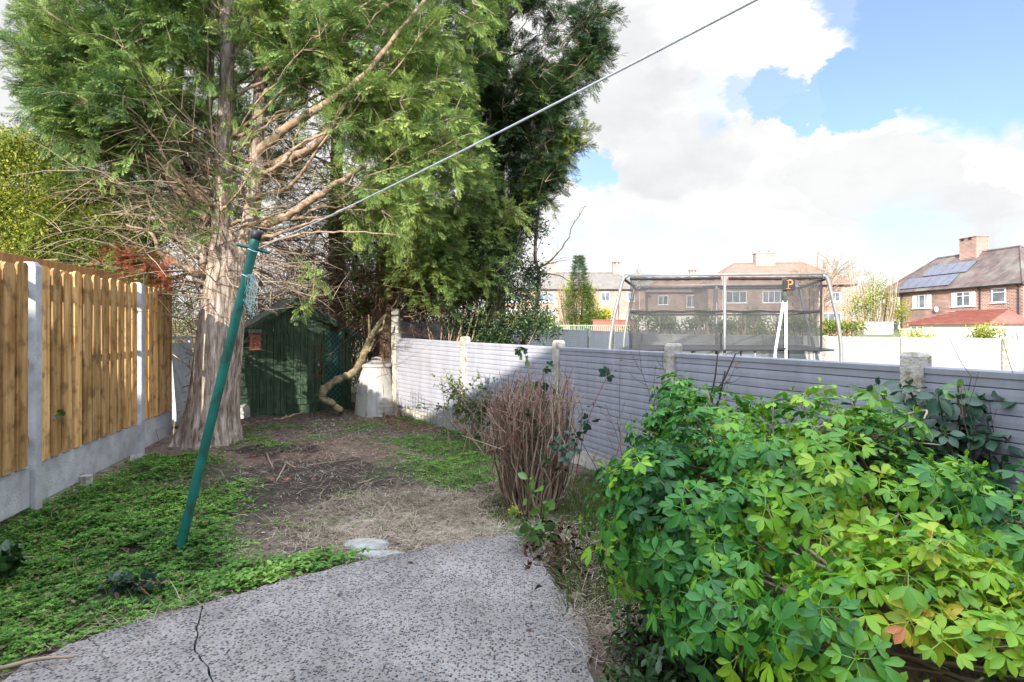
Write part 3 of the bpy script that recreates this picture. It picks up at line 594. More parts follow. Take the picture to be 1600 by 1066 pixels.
twig_thing([spline([gp(478, 731), gp(510, 726), gp(558, 721)], 8)], [.008], 'long straight pale twig across the middle of the soil')
twig_thing([[gp(560, 757), gp(575, 751), gp(592, 744)], [gp(570, 760), gp(578, 752)]], [.008, .006], 'small branched twig near the centre right of the bare soil')
twig_thing([spline([gp(303, 808), gp(340, 802), gp(388, 806)], 8), spline([gp(300, 812), gp(350, 808), gp(386, 803)], 8)], [.007, .007], 'pair of long dry stalks lying right of the green pole', name='dry_stalks')
twig_thing([spline([gp(-5, 1068, .05), gp(60, 1055, .06), gp(115, 1048, .06)], 6)], [.010], 'grey stick on the patio corner at bottom left')
twig_thing([spline([gp(100, 1000), gp(180, 975), gp(250, 955)], 6), spline([gp(170, 985), gp(240, 952)], 5)], [.006, .005], 'thin dark stalks along the left patio edge', 'darktwig')
for i, (x, y) in enumerate([(425, 749), (448, 750), (488, 753), (396, 712)]):
    g = Geo(); q = gp(x, y, .006); k_ = (.5, .8, .65, .45)[i]; g.box(q, (.06*k_, .045*k_, .012), rot3(.1*i, .15*i, i)); g.box(q+np.array([.03, .01, .003])*k_, (.03*k_, .035*k_, .01), rot3(0, .2, i+1))
    tag(g.build('terracotta_shard', 'terracotta', bevel=.003), ['orange shard left of the fork on dark soil', 'orange shard just below the forked twig', 'orange shard right of the forked twig', 'orange shard nearest the conifer on dark soil'][i], 'shard', 'terracotta shards on the soil')
# stones
def rock(name, c, size, label, cat='stone', seed=0, m_='stone', group=None, sub=3):
    import bmesh
    bm = bmesh.new(); bmesh.ops.create_icosphere(bm, subdivisions=sub, radius=1); g_ = np.random.default_rng(seed)
    offs = g_.uniform(0, 6, 3)
    for v_ in bm.verts:
        p_ = v_.co; k = 1+.12*sin(p_.x*3+offs[0])*cos(p_.y*2.6+offs[1])+.07*sin(p_.z*6+p_.x*5+offs[2])
        v_.co = Vector((math.copysign(abs(p_.x)**.75, p_.x)*size[0]*k, math.copysign(abs(p_.y)**.75, p_.y)*size[1]*k, math.copysign(abs(p_.z)**.6, p_.z)*size[2]*k))+Vector(c)
    me = bpy.data.meshes.new(name); bm.to_mesh(me); bm.free(); me.materials.append(M[m_])
    for p_ in me.polygons: p_.use_smooth = True
    o = bpy.data.objects.new(name, me); COL.objects.link(o); return tag(o, label, cat, group)
rock('stone_slab', gp(598, 868, .0), (.17, .05, .035), 'flat grey stone set against the patio edge', seed=1)
rock('stone_slab', gp(572, 852, -.005), (.14, .09, .03), 'broken mossy slab buried in dead grass behind the patio edge', seed=2)
rock('mossy_stone', gp(382, 654, .05), (.09, .1, .17), 'mossy rounded stone between the conifer trunk and the playhouse', seed=3)
g = Geo(); c = gp(131, 768, 0); g.prism([(c[0]-.06, c[1]-.04), (c[0]+.055, c[1]-.045), (c[0]+.06, c[1]+.03), (c[0]-.05, c[1]+.045)], 0, .14)
g.prism([(c[0]-.06, c[1]-.036), (c[0]-.02, c[1]-.038), (c[0]-.02, c[1]+.03), (c[0]-.05, c[1]+.04)], .14, .165)
tag(g.build('stone_stub', 'stone', bevel=.008), 'short pale stone stub poking out of the weeds by the fence', 'stone')
rock('pale_rock', gp(272, 662, .05), (.12, .2, .10), 'pale rough boulder at the far end of the timber fence', seed=5)
g = Geo()
for k in range(130):
    P = scatter([gnd(480, 655), gnd(560, 650), gnd(640, 672), gnd(480, 690)], 1)[0]
    c = [*P, .01]; s_ = rng.uniform(.003, .012); g.box(c, (s_*2, s_*1.5, s_), rot3(*rng.uniform(0, 3, 3)))
tag(g.build('rubble', 'stone'), 'loose pale grit and chips in front of the playhouse', 'rubble', kind='stuff')

# ------------------------------------------------------------------ left timber fence
def fpt(Y): return np.array([-3.57-.234*(Y-4.22), Y])
FD = nrm(np.array([-.234, 1.])); FN = np.array([FD[1], -FD[0]])     # FN points into our garden
fence = empty('timber_fence', (*fpt(4.2), 0), 0, 'tall timber fence of upright orange brown boards between concrete posts', 'fence')
O = np.array([*fpt(4.2), 0.])
def L3(Y, n_, z): return np.array([*(fpt(Y)+FN*n_), z])-O
RF = np.column_stack([[*FD, 0], [*(-FN), 0], [0, 0, 1]])
for k, Yp in enumerate((2.30, 4.22, 6.09)):
    g = Geo(); top = 1.88; c = L3(Yp, 0, 0)
    prof = [(-.043, -.055), (.043, -.055), (.043, .055), (-.043, .055)]
    V = [c+RF @ np.array([a, b, -.3]) for a, b in prof]+[c+RF @ np.array([a, b, top-.02]) for a, b in prof]+[c+RF @ np.array([a*.6, b*.6, top+.012]) for a, b in prof]
    g.add(V, [np.array([[0, 1, 5, 4], [1, 2, 6, 5], [2, 3, 7, 6], [3, 0, 4, 7], [4, 5, 9, 8], [5, 6, 10, 9], [6, 7, 11, 10], [7, 4, 8, 11], [8, 9, 10, 11], [3, 2, 1, 0]])])
    g.build('post', 'concrete', fence, bevel=.006)
for (a, b) in ((.45, 2.24), (2.36, 4.16), (4.28, 6.03), (6.15, 7.02)):
    g = Geo(); c = (L3(a, 0, 0)+L3(b, 0, 0))/2; g.box(c+[0, 0, .24], (np.linalg.norm(L3(b, 0, 0)-L3(a, 0, 0)), .05, .30), RF); g.build('gravel_board', 'concrete', fence, bevel=.004)
    g = Geo(); ln = np.linalg.norm(L3(b, 0, 0)-L3(a, 0, 0)); z0, z1 = .40, 1.865
    nb = int(round(ln/.158)); st = ln/nb
    for i in range(nb):
        for sd, o_ in ((1, .25), (-1, .75)):
            s_ = (i+o_)*st
            if s_ > ln-.045: continue
            w = .120+rng.normal(0, .003); h = z1-z0+rng.normal(0, .008); cc_ = L3(a, 0, 0)+np.array([*FD, 0])*s_+np.array([*FN, 0])*sd*.032+[0, 0, z0+h/2]
            R_ = RF @ rot3(0, rng.normal(0, .004), rng.normal(0, .015))
            # board with clipped (rounded) top corners
            t_ = .019; pr = [(-w/2, -h/2), (w/2, -h/2), (w/2, h/2-.022), (w/2-.022, h/2), (-w/2+.022, h/2), (-w/2, h/2-.022)]
            V = [cc_+R_ @ np.array([x, -t_/2, z]) for x, z in pr]+[cc_+R_ @ np.array([x, t_/2, z]) for x, z in pr]
            j = np.arange(6); g.add(V, [np.stack([j, (j+1) % 6, (j+1) % 6+6, j+6], -1), j[::-1][None], (j+6)[None]], rng.random())
    for z in (z0+.18, z0+.75, z1-.20):
        g.box((L3(a, 0, z)+L3(b, 0, z))/2, (ln, .040, .045), RF, 1)
    fp = g.build('fence_panel', ['wood', 'woodedge'], fence)
# per-board tone: mix timber ramp with the 'rnd' attribute
mw = M['wood']; n = mw.node_tree.nodes; l = mw.node_tree.links; pb = [q for q in n if q.type == 'BSDF_PRINCIPLED'][0]; src = pb.inputs['Base Color'].links[0].from_socket
aa = n.new('ShaderNodeAttribute'); aa.attribute_name = 'rnd'; mr = n.new('ShaderNodeMapRange'); mr.inputs['To Min'].default_value = .58; mr.inputs['To Max'].default_value = 1.18
l.new(aa.outputs['Fac'], mr.inputs['Value']); sv = n.new('ShaderNodeVectorMath'); sv.operation = 'SCALE'; l.new(src, sv.inputs[0]); l.new(mr.outputs[0], sv.inputs['Scale']); l.new(sv.outputs[0], pb.inputs['Base Color'])
g = Geo(); g.bar([*(fpt(3.0)-FN*.42), 1.93], [*(fpt(6.4)-FN*.34), 1.96], .03, .11); g.bar([*(fpt(3.2)-FN*.42), 1.90], [*(fpt(3.2)-FN*.42), -.05], .06, .06); g.bar([*(fpt(6.2)-FN*.36), 1.90], [*(fpt(6.2)-FN*.36), -.05], .06, .06)
tag(g.build('timber_rail', 'woodedge', bevel=.004), 'brown capping rail just behind the tops of the timber fence', 'rail')
# leaning painted panel beyond the fence end
pn = empty('old_fence_panel', (*fpt(7.1), .25), 0, 'short leaning fence panel in chalky blue white paint behind the conifer', 'fence panel')
g = Geo(); g2 = Geo(); RR = RF @ rot3(-.07, 0, 0)
for i in range(5):
    g.box(RR @ np.array([.42, -.012+.004*(i % 2), .10+.19*i]), (.80, .014, .205), RR @ rot3(.06, 0, 0))
for x in (.04, .80): g2.box(RR @ np.array([x, -.035, .5]), (.05, .03, 1.04), RR)
g2.box(RR @ np.array([.42, -.02, 1.03]), (.86, .07, .03), RR)
g.build('board', 'bluewhite', pn); g2.build('frame', 'bluewhite', pn, bevel=.003)

# ------------------------------------------------------------------ grey slatted fences
def slat_fence(name, pts, ztop, label, cat='fence', zb=.15, post_over=.065, post_m='oldconcrete', postw=.105, sp=.0605, zt=None, plast=True, vinyl='pvc'):
    root = empty(name, (*pts[0], 0), 0, label, cat); o0 = np.array([*pts[0], 0.])
    zt = zt or [ztop]*len(pts)
    for i, p_ in enumerate(pts):
        d_ = nrm(np.array(pts[min(i+1, len(pts)-1)])-np.array(pts[max(i-1, 0)])); R_ = np.column_stack([[*d_, 0], [-d_[1], d_[0], 0], [0, 0, 1]])
        if i == len(pts)-1 and not plast: continue
        g = Geo(); zz = zt[i]+post_over; c = np.array([*p_, 0.])-o0; pr = [(-postw/2, -postw/2), (postw/2, -postw/2), (postw/2, postw/2), (-postw/2, postw/2)]
        V = [c+R_ @ np.array([a, b, -.2]) for a, b in pr]+[c+R_ @ np.array([a, b, zz-.015]) for a, b in pr]+[c+R_ @ np.array([a*.75, b*.75, zz+.008]) for a, b in pr]
        g.add(V, [np.array([[0, 1, 5, 4], [1, 2, 6, 5], [2, 3, 7, 6], [3, 0, 4, 7], [4, 5, 9, 8], [5, 6, 10, 9], [6, 7, 11, 10], [7, 4, 8, 11], [8, 9, 10, 11], [3, 2, 1, 0]])])
        g.build('post', post_m, root, bevel=.008)
    for i in range(len(pts)-1):
        a = np.array([*pts[i], 0.]); b = np.array([*pts[i+1], 0.]); X = nrm(b-a); R_ = np.column_stack([X, [-X[1], X[0], 0], [0, 0, 1]])
        ln = np.linalg.norm(b-a)-postw*1.0; mid = (a+b)/2-o0; z1 = (zt[i]+zt[i+1])/2; sl = math.atan2(zt[i+1]-zt[i], ln); R2 = R_ @ rot3(0, -sl, 0)
        g = Geo(); g.box(mid+[0, 0, zb/2-.03], (ln, .05, zb+.06), R_); g.build('gravel_board', post_m, root, bevel=.004)
        g = Geo(); k = int((z1-zb)/sp); s_ = (z1-zb-.02)/k
        # tongue-and-groove boards: each a shallow curved face with a recessed joint
        prof = []
        for j in range(k):
            zc = zb+j*s_; prof += [(.009, zc), (.0165, zc+.003), (.0175, zc+s_*.5), (.0155, zc+s_-.004), (.006, zc+s_-.001)]
        prof += [(.024, z1-.035), (.026, z1-.008), (.020, z1)]
        full = [(q[0], q[1]) for q in prof]+[(-q[0], q[1]) for q in prof[::-1]]
        m_ = len(full); V = []
        for x in (-ln/2, ln/2): V += [mid+[0, 0, 0]+R_ @ np.array([x, 0, 0])+R_ @ np.array([0, -y, 0])+np.array([0, 0, z+math.tan(sl)*x]) for y, z in full]
        j = np.arange(m_); g.add(V, [np.stack([j, j+m_, (j+1) % m_+m_, (j+1) % m_], -1)])
        g.build('slat_panel', vinyl, root)
    return root
near_pts = [(-1.84, 9.07), (-.631, 7.69), (.514, 6.26), (1.308, 4.61), (2.10, 2.96), (2.90, 1.31), (3.6, -.2)]
slat_fence('grey_slat_fence', near_pts, 1.205, 'low grey fence of horizontal vinyl boards between mossy concrete posts beside the bushes', zt=[1.25, 1.215, 1.195, 1.205, 1.205, 1.2, 1.2])
bdir = nrm(np.array([.51, .86])); bp = [tuple(np.array([-2.0, 9.9])+bdir*t) for t in (0, 2.3, 4.3, 6.4, 8.4, 10.5, 12.6, 13.6)]
slat_fence('shaded_slat_fence', bp, 1.4, "grey board fence closing the back of the trampoline garden, in tree shade", zt=[1.52, 1.44, 1.41, 1.38, 1.34, 1.30, 1.24, 1.22], postw=.12)
fdir = nrm(np.array([-.48, 1.])); fpts = [tuple(np.array([9.9, 11.0])+fdir*t) for t in np.arange(-7.4, 12.0, 1.92)]
fpts[-1] = (4.95, 21.5)
slat_fence('sunlit_slat_fence', fpts, 1.19, 'brightly sunlit pale board fence running behind the trampoline', postw=.10, post_over=.02, sp=.075, vinyl='pvc_pale')
# tall end post by the compost bin
g = Geo(); c = at(618, 600, 9.35); c[2] = 0; g.prism([(c[0]-.06, c[1]-.06), (c[0]+.06, c[1]-.06), (c[0]+.06, c[1]+.06), (c[0]-.06, c[1]+.06)], -.1, 1.72)
tag(g.build('concrete_post', 'oldconcrete', bevel=.008), 'tall concrete post standing behind the compost bin', 'post')

# ------------------------------------------------------------------ playhouse shed
SL = np.array([-4.22, 8.75]); SR = np.array([-2.72, 9.64]); sd_ = SR-SL; SW = np.linalg.norm(sd_); sa = math.atan2(sd_[1], sd_[0])
shed = empty('playhouse', (*SL, .0), sa, 'small dark green timber playhouse with a felt roof under the trees', 'playhouse')
D_, E0, PK = 1.5, 1.32, 1.87
g = Geo(); nb = 17; bw = SW/nb
def roofz(x): return E0+(PK-E0)*(1-abs(x-SW/2)/(SW/2))
for i in range(nb):
    x0, x1 = i*bw+.003, (i+1)*bw-.003; y = rng.uniform(-.004, .004)
    zs = [roofz(x0)-.02, roofz(x1)-.02]
    V = [(x0, y, .02), (x1, y, .02), (x1, y, zs[1]), (x0, y, zs[0]), (x0, .03, .02), (x1, .03, .02), (x1, .03, zs[1]), (x0, .03, zs[0])]
    g.add(V, [np.array([[0, 1, 2, 3], [1, 5, 6, 2], [4, 0, 3, 7], [3, 2, 6, 7], [5, 4, 7, 6]])])
g.box((SW/2, .045, .6), (SW-.02, .02, 1.15))
g.build('front_wall', 'shed', shed)
g = Geo(); g.box((.015, D_/2, E0/2), (.03, D_-.08, E0-.04)); g.box((SW-.015, D_/2, E0/2), (.03, D_-.08, E0-.04)); g.box((SW/2, D_, E0/2), (SW-.07, .03, E0-.04)); g.build('side_wall', 'shed', shed)
g = Geo()
for sgn in (-1, 1):
    x_e = SW/2+sgn*(SW/2+.15); z_e = PK-(PK-E0)*(SW/2+.15)/(SW/2); k = 9
    for (ya, yb) in ((-.16, D_+.1),):
        xs = np.linspace(SW/2, x_e, k); zs = np.linspace(PK+.03, z_e+.03, k)+.006*np.sin(np.arange(k)*1.9)
        V = [(x, ya, z) for x, z in zip(xs, zs)]+[(x, yb, z) for x, z in zip(xs, zs)]+[(x, ya, z-.028) for x, z in zip(xs, zs)]+[(x, yb, z-.028) for x, z in zip(xs, zs)]
        j = np.arange(k-1); g.add(V, [np.stack([j, j+1, j+1+k, j+k], -1), np.stack([j+2*k, j+3*k, j+1+3*k, j+1+2*k], -1), np.stack([j, j+2*k, j+1+2*k, j+1], -1), np.stack([j+k, j+1+k, j+1+3*k, j+3*k], -1), np.array([[k-1, 3*k-1, 4*k-1, 2*k-1]])])
g.build('roof', 'felt', shed)
g = Geo()
for sgn in (-1, 1):
    a = np.array([SW/2+sgn*.01, -.14, PK-.035]); b = np.array([SW/2+sgn*(SW/2+.13), -.14, PK-.035-(PK-E0)*(SW/2+.12)/(SW/2)]); g.bar(a, b, .02, .07, up=(0, 0, 1))
g.build('bargeboard', 'shed', shed)
g = Geo(); dx0, dx1 = SW*.40, SW*.715
k = 5
for i in range(k):
    w = (dx1-dx0)/k; g.box((dx0+w*(i+.5), -.016+rng.uniform(-.002, .002), .74), (w-.007, .018, 1.14))
door = g.build('door', 'shed', shed)
for bx_, bz_, bw_ in ((0, .30, dx1-dx0-.02), (-.08, .52, .30), (0, 1.16, dx1-dx0-.02)):
    g = Geo(); g.box(((dx0+dx1)/2+bx_, -.032, bz_), (bw_, .012, .06)); g.build('batten', 'shed', door)
g = Geo(); g.box((dx1-.08, -.034, 1.02), (.2, .01, .022)); g.box((dx1-.06, -.034, .62), (.16, .01, .03)); g.tube([(dx1-.02, -.05, 1.05), (dx1-.02, -.05, .55)], .006, 6); g.build('hinge', 'rust_metal', door)
g = Geo(); g.box((dx1-.05, -.045, .80), (.035, .02, .045)); g.tube([(dx1-.064, -.05, .82), (dx1-.06, -.052, .85), (dx1-.04, -.052, .85), (dx1-.036, -.05, .82)], .004, 6); g.build('padlock', 'steel', door)
for xx in (dx0-.012, dx1+.012): g = Geo(); g.box((xx, -.012, .76), (.02, .02, 1.2)); g.build('door_jamb', 'shed', shed)
# teal lattice
g = Geo(); tx0, tx1, tz0, tz1 = SW*.745, SW*.90, .16, 1.36; w = tx1-tx0
k = 0
for s_ in np.arange(-w*1.5, (tz1-tz0)+.01, .085):
    for sg in (1, -1):
        z_a, z_b = s_, s_+w*1.15; xa, xb = 0, w
        if z_a < 0: xa = w*(-z_a)/(z_b-z_a); z_a = 0
        if z_b > tz1-tz0: xb = xa+(w-xa)*((tz1-tz0)-z_a)/(z_b-z_a); z_b = tz1-tz0
        if xb-xa < .02: continue
        pa = np.array([tx0+(xa if sg > 0 else w-xa), -.022-.006*sg, tz0+z_a]); pb_ = np.array([tx0+(xb if sg > 0 else w-xb), -.022-.006*sg, tz0+z_b]); g.bar(pa, pb_, .006, .011, up=(0, 1, 0))
g.build('trellis', 'teal', shed)
# bird box on the shed
bb = at(398.5, 548, 8.62); bx = empty('bird_box', bb, sa-.1, 'small red brown bird box fixed near the left corner of the playhouse', 'bird box')
g = Geo(); g.box((0, 0, .15), (.15, .13, .24)); bo = g.build('box', 'birdbox', bx, bevel=.004)
g = Geo(); g.lathe([(.0, 0), (.018, 0), (.018, .012)], (0, 0, 0), 16); V = g.V[0].copy(); g.V[0] = np.column_stack([V[:, 0], -.067-V[:, 2]*.1, V[:, 1]+.20]); g.build('entrance_hole', 'black', bx)
g = Geo(); g.box((0, -.015, .29), (.185, .19, .018), rot3(.28, 0, 0)); g.build('roof', 'felt', bx, bevel=.003)
g = Geo(); g.box((0, -.02, .02), (.17, .16, .02)); g.box((0, -.072, .07), (.15, .01, .06)); g.build('base', 'birdbox', bx, bevel=.003)

# ------------------------------------------------------------------ compost bin
cb = empty('compost_bin', (-2.19, 9.2, 0), .35, 'cream grey plastic compost bin with a round lid beside the playhouse', 'compost bin')
g = Geo(); pf = [(.355, 0), (.352, .02), (.335, .06), (.33, .18), (.322, .19), (.314, .36), (.305, .37), (.297, .52), (.285, .60), (.272, .70), (.262, .76), (.255, .79), (.235, .80)]
g.lathe(pf, (0, 0, 0), 48); 
for a in np.arange(8)*pi/4+.2:
    g.tube([(.352*cos(a), .352*sin(a), .02), (.325*cos(a), .325*sin(a), .25), (.298*cos(a), .298*sin(a), .52)], [.014, .012, .004], 6)
g.build('body', 'bin', cb, smooth=True)
g = Geo(); g.lathe([(.268, .775), (.285, .785), (.287, .815), (.265, .83), (.20, .85), (.13, .865), (.10, .885), (.05, .89), (0, .89)], (0, 0, 0), 48)
g.tube([(-.09, 0, .86), (-.07, 0, .915), (0, 0, .93), (.07, 0, .915), (.09, 0, .86)], .018, 8); g.build('lid', 'bin', cb, smooth=True)
g = Geo(); am = -1.25
for (z, rr) in ((.06, .345), (.31, .325)):
    pass
aa_ = np.linspace(am-.42, am+.42, 9); V = []
for z, rr in ((.05, .350), (.12, .347), (.20, .341), (.28, .334), (.33, .326), (.34, .312)): V += [(rr*cos(a), rr*sin(a), z) for a in aa_]
i = np.arange(5)[:, None]*9; j = np.arange(8)[None]; g.add(V, [np.stack([i+j, i+j+1, i+j+10, i+j+9], -1).reshape(-1, 4)])
for z, rr in ((.09, .352), (.16, .347), (.23, .341)): g.tube([(rr*cos(a), rr*sin(a), z) for a in aa_[1:-1]], .006, 5)
g.build('hatch', 'bin', cb, smooth=True)
g = Geo(); c = np.array([-1.80, 9.35, 0]); g.box(c+[0, 0, .26], (.035, .42, .46), rot3(0, .28, .5)); g.box(c+[.03, -.02, .47], (.055, .44, .03), rot3(0, .28, .5))
tag(g.build('brown_board', 'brownboard', bevel=.004), 'dark brown board propped between the compost bin and the grey fence', 'board')
g = Geo(); aa_ = np.linspace(0, 2*pi, 17)[:-1]; poly = [(.115*cos(a), .30+.27*sin(a)) for a in aa_]; j = np.arange(16); V = [(x, 0, z) for x, z in poly]+[(x, .012, z) for x, z in poly]
g.add(V, [np.stack([j, (j+1) % 16, (j+1) % 16+16, j+16], -1), j[None], (j+16)[::-1][None]])
for (x, z) in ((-.08, .3), (.08, .3)): g.bar((x, .006, -.05), (x, .006, z), .012, .012)
o = g.build('round_topped_board', 'felt'); o.location = at(633, 590, 9.0)*[1, 1, 0]+[0, 0, .02]; o.rotation_euler = (-.12, 0, .4); tag(o, 'dark round topped board leaning on the far end of the grey fence', 'board')
g = Geo(); W0 = np.array([-1.55, 8.62]); W1 = np.array([-.75, 7.62])
for t in np.linspace(0, 1, 16): q = W0+(W1-W0)*t; h_ = .42+.08*sin(t*9)-.2*t; g.tube([(*q, .0), (*(q+[.01, 0]), h_)], .0028, 4)
for h_ in np.arange(.08, .45, .07): g.tube([(*(W0+(W1-W0)*t), h_*(1-.45*t)+.01*sin(t*20)) for t in np.linspace(0, 1, 12)], .0025, 4)
tag(g.build('wire_mesh', 'steel'), 'sagging wire mesh strip along the sunlit grey boards', 'wire mesh')
g = Geo()
for k in range(60):
    c = np.array([-1.62+rng.normal(0, .14), 8.85+rng.normal(0, .12), .02]); D = nrm(rng.normal(size=3)+[.1, 0, .9]); ln = rng.uniform(.12, .38)
    g.tube([c, c+D*ln*.5+rng.normal(0, .02, 3), c+D*ln+rng.normal(0, .05, 3)], [.007, .005, .003], 5, rng.random())
tag(g.build('dead_stalks', 'twig'), 'bleached dead stalks heaped right of the compost bin', 'dead plant')
# gnarled climbing stem in front of the playhouse
pts = [at(533, 642, 8.9), at(520, 632, 8.88), at(505, 624, 8.85), at(505, 612, 8.85), at(520, 598, 8.9), at(548, 584, 8.95), at(566, 560, 9.0), at(577, 532, 9.05), at(589, 511, 9.1), at(604, 490, 9.2)]
g = Geo(); P = spline(pts, 60); P = P+rng.normal(0, .008, P.shape); g.tube(P, np.interp(np.linspace(0, 1, 60), [0, .3, .55, .8, 1], [.050, .055, .062, .045, .024])*rng.uniform(.86, 1.14, 60), 14)
stem = tag(g.build('gnarled_stem', 'mossylimb', smooth=True), 'bare twisting stem curving across the right side of the playhouse', 'climbing stem')
g = Geo()
for a, b in ((at(577, 532, 9.05), at(576, 492, 9.1)), (at(589, 520, 9.1), at(600, 500, 9.0)), (at(566, 556, 9), at(585, 530, 9.0)), (at(570, 545, 9), at(578, 548, 8.9))):
    g.tube(spline([a, (a+b)/2+rng.normal(0, .02, 3), b], 6), np.linspace(.028, .012, 6), 8)
g.build('side_stem', 'mossylimb', stem, smooth=True)

# ------------------------------------------------------------------ washing-line pole and line
pb0 = gnd(280, 862); pt = at(402, 362, 3.72); pd = nrm(pt-pb0)
pole = empty('washing_line_pole', pb0, 0, 'leaning green metal washing line pole planted in the weeds', 'pole')
g = Geo(); T = np.linspace(-.08, 1, 40)[:, None]; P = (pt-pb0)*T; g.tube(P, .0285+.0012*T[:, 0]+.0004*np.sin(np.arange(40)*2.1), 24); g.build('shaft', 'pole', pole, smooth=True)
g = Geo(); Lp = np.linalg.norm(pt-pb0); e1 = pt-pb0
g.tube([e1-pd*.055, e1-pd*.008, e1+pd*.006], [.0325, .0325, .028], 24); g.build('cap', 'black', pole, smooth=True)
g = Geo(); c = e1-pd*.12; g.tube([c+[-.10, -.01, .03], c+[.10, .02, -.02]], .011, 8)
hk = g.build('cleat', 'pole', pole)
for q in (.13, .30):
    g = Geo(); c = e1-pd*(q+.0); u = nrm(np.cross(pd, [0, 1, 0])); v_ = np.cross(pd, u); g.tube([c+.031*(u*cos(a)+v_*sin(a))+pd*.004*sin(2*a) for a in np.linspace(0, 2*pi, 17)], .003, 5); g.build('wire_binding', 'rope', pole)
g = Geo()
for k in range(16):
    c = (e1-pd*.30)+[.035, -.02, 0]; w = rng.uniform(.008, .034); h_ = rng.uniform(.08, .30); x0 = rng.normal(0, .012)
    loop = [c+[x0+w*sin(a)*(1+.5*sin(3*a+k*1.7)), -.01*sin(2*a+k), -h_*(1-cos(a))/2+.01*sin(a*4+k)] for a in np.linspace(0, 2*pi, 22)]; g.tube(loop, .0012, 4)
tw = g.build('twine_bundle', 'twine'); tw.location = pb0; tag(tw, 'tangled pale blue twine hanging in loops from the green pole', 'twine')
g = Geo(); A = pb0+e1-pd*.115+[.03, 0, 0]; B = np.array([3.85, -2.42, 2.72]); t = np.linspace(0, 1, 90)[:, None]
P = A*(1-t)+B*t; P[:, 2] -= (.46*t*(1-t))[:, 0]; g.tube(P, .0034, 8)
tag(g.build('washing_line', 'rope', smooth=True), 'thin grey washing line stretched from the green pole up across the sky', 'washing line')
g = Geo(); c = A+[.02, 0, -.01]; g.tube([c, c+[.005, 0, -.12], c+[.0, 0, -.2]], .0018, 4); g.lathe([(0, 0), (.012, .0), (.010, .03), (0, .035)], c+[0, 0, -.235], 10)
tag(g.build('hanging_hook', 'black'), 'small dark weight dangling on a cord beside the top of the pole', 'hook')

# ------------------------------------------------------------------ trees
def fill_trunk(path, radii, lobes=0, flare=0, sides=56, seed=0, ridges=.045):
    g_ = np.random.default_rng(seed); P = spline(path, 40); R = np.interp(np.linspace(0, 1, 40), np.linspace(0, 1, len(radii)), radii); a = np.arange(sides)*2*pi/sides
    ph = g_.uniform(0, 6, 6); V = []
    for i in range(40):
        t = i/39; low = max(0, 1-t*4)
        rr = R[i]*(1+ridges*np.sin(a*13+ph[0]+t*3)+ridges*.8*np.sin(a*21+ph[1]-t*5)+ridges*.5*np.sin(a*34+ph[2]+t*9)+.05*np.sin(a*3+ph[3]+t*2)+flare*low*(np.maximum(0, np.sin(a*lobes/1.0+ph[4])))**2)
        V.append(np.stack([P[i, 0]+rr*np.cos(a), P[i, 1]+rr*np.sin(a), np.full(sides, P[i, 2])], -1))
    V = np.concatenate(V); i = np.arange(39)[:, None]*sides; j = np.arange(sides)[None]; j2 = (j+1) % sides
    g = Geo(); g.add(V, [np.stack([i+j, i+j2, i+sides+j2, i+sides+j], -1).reshape(-1, 4)]); return g
def limb_to(g, A, C, r0, n=14, rise=.25, r1=.006, jit=.03, tint=None, sides=7):
    """a limb that leaves the stem and bends up to its clump"""
    A = np.asarray(A, float); C = np.asarray(C, float); m1 = A*.6+C*.4+[0, 0, -rise*.35]; m2 = A*.25+C*.75+[0, 0, -rise*.2]
    P = spline([A, m1, m2, C], n); P[1:-1] += rng.normal(0, jit, (n-2, 3))*.5
    g.tube(P, np.linspace(r0, r1, n), sides, rng.uniform(.2, .9) if tint is None else tint); return P
def foliage_on(gf, gt, P, centre, k=5, ln=(.35, .6), tint=.5, start=.45, spray=.2, kk=12, spread=.9):
    n = len(P); idx = rng.integers(int(n*start), n, k); base = P[idx]
    ax = nrm(P[-1]-P[int(n*.5)]); D = nrm(ax*.8+rng.normal(0, spread, (k, 3))*.6+[0, 0, .0]); Lh = rng.uniform(*ln, k)
    for b_, d_, l_ in zip(base, D, Lh): gt.tube([b_, b_+d_*l_*.5, b_+d_*l_*.9-[0, 0, .05]], [.006, .004, .002], 4, rng.random())
    plumes(gf, base+D*.06, D, Lh, np.clip(tint+rng.normal(0, .1, k), 0, 1), kk, spray)
def px_region(poly, n, Y0, Y1, top=None):
    p_ = scatter([(a, b) for a, b in poly], n); Y = rng.uniform(Y0, Y1, n)
    return np.stack([(p_[:, 0]-800)/F*Y, Y, EYE-(p_[:, 1]-HY)/F*Y], -1)
def twig_cloud(g, starts, dirs, lens, r=.005, sub=3, droop=.15):
    for A, D, Ln in zip(starts, dirs, lens):
        n = 7; t = np.linspace(0, 1, n)[:, None]; bw = rng.normal(0, .16*Ln, 3); P = A+D*Ln*t+rng.normal(0, .03, (n, 3))*t+bw*np.sin(pi*t*rng.uniform(.6, 1.4)); P[:, 2] -= (droop*Ln*t*t)[:, 0]
        rr = r*rng.uniform(.6, 1.5); g.tube(P, np.linspace(rr, rr*.3, n), 4, rng.random(), cap=False)
        for _ in range(sub):
            i = rng.integers(2, n-1); d2_ = nrm(D+rng.normal(0, .6, 3)); l2 = Ln*rng.uniform(.2, .5)
            g.tube([P[i], P[i]+d2_*l2*.5, P[i]+d2_*l2+[0, 0, -.1*l2]], [rr*.5, rr*.35, rr*.2], 3, rng.random(), cap=False)

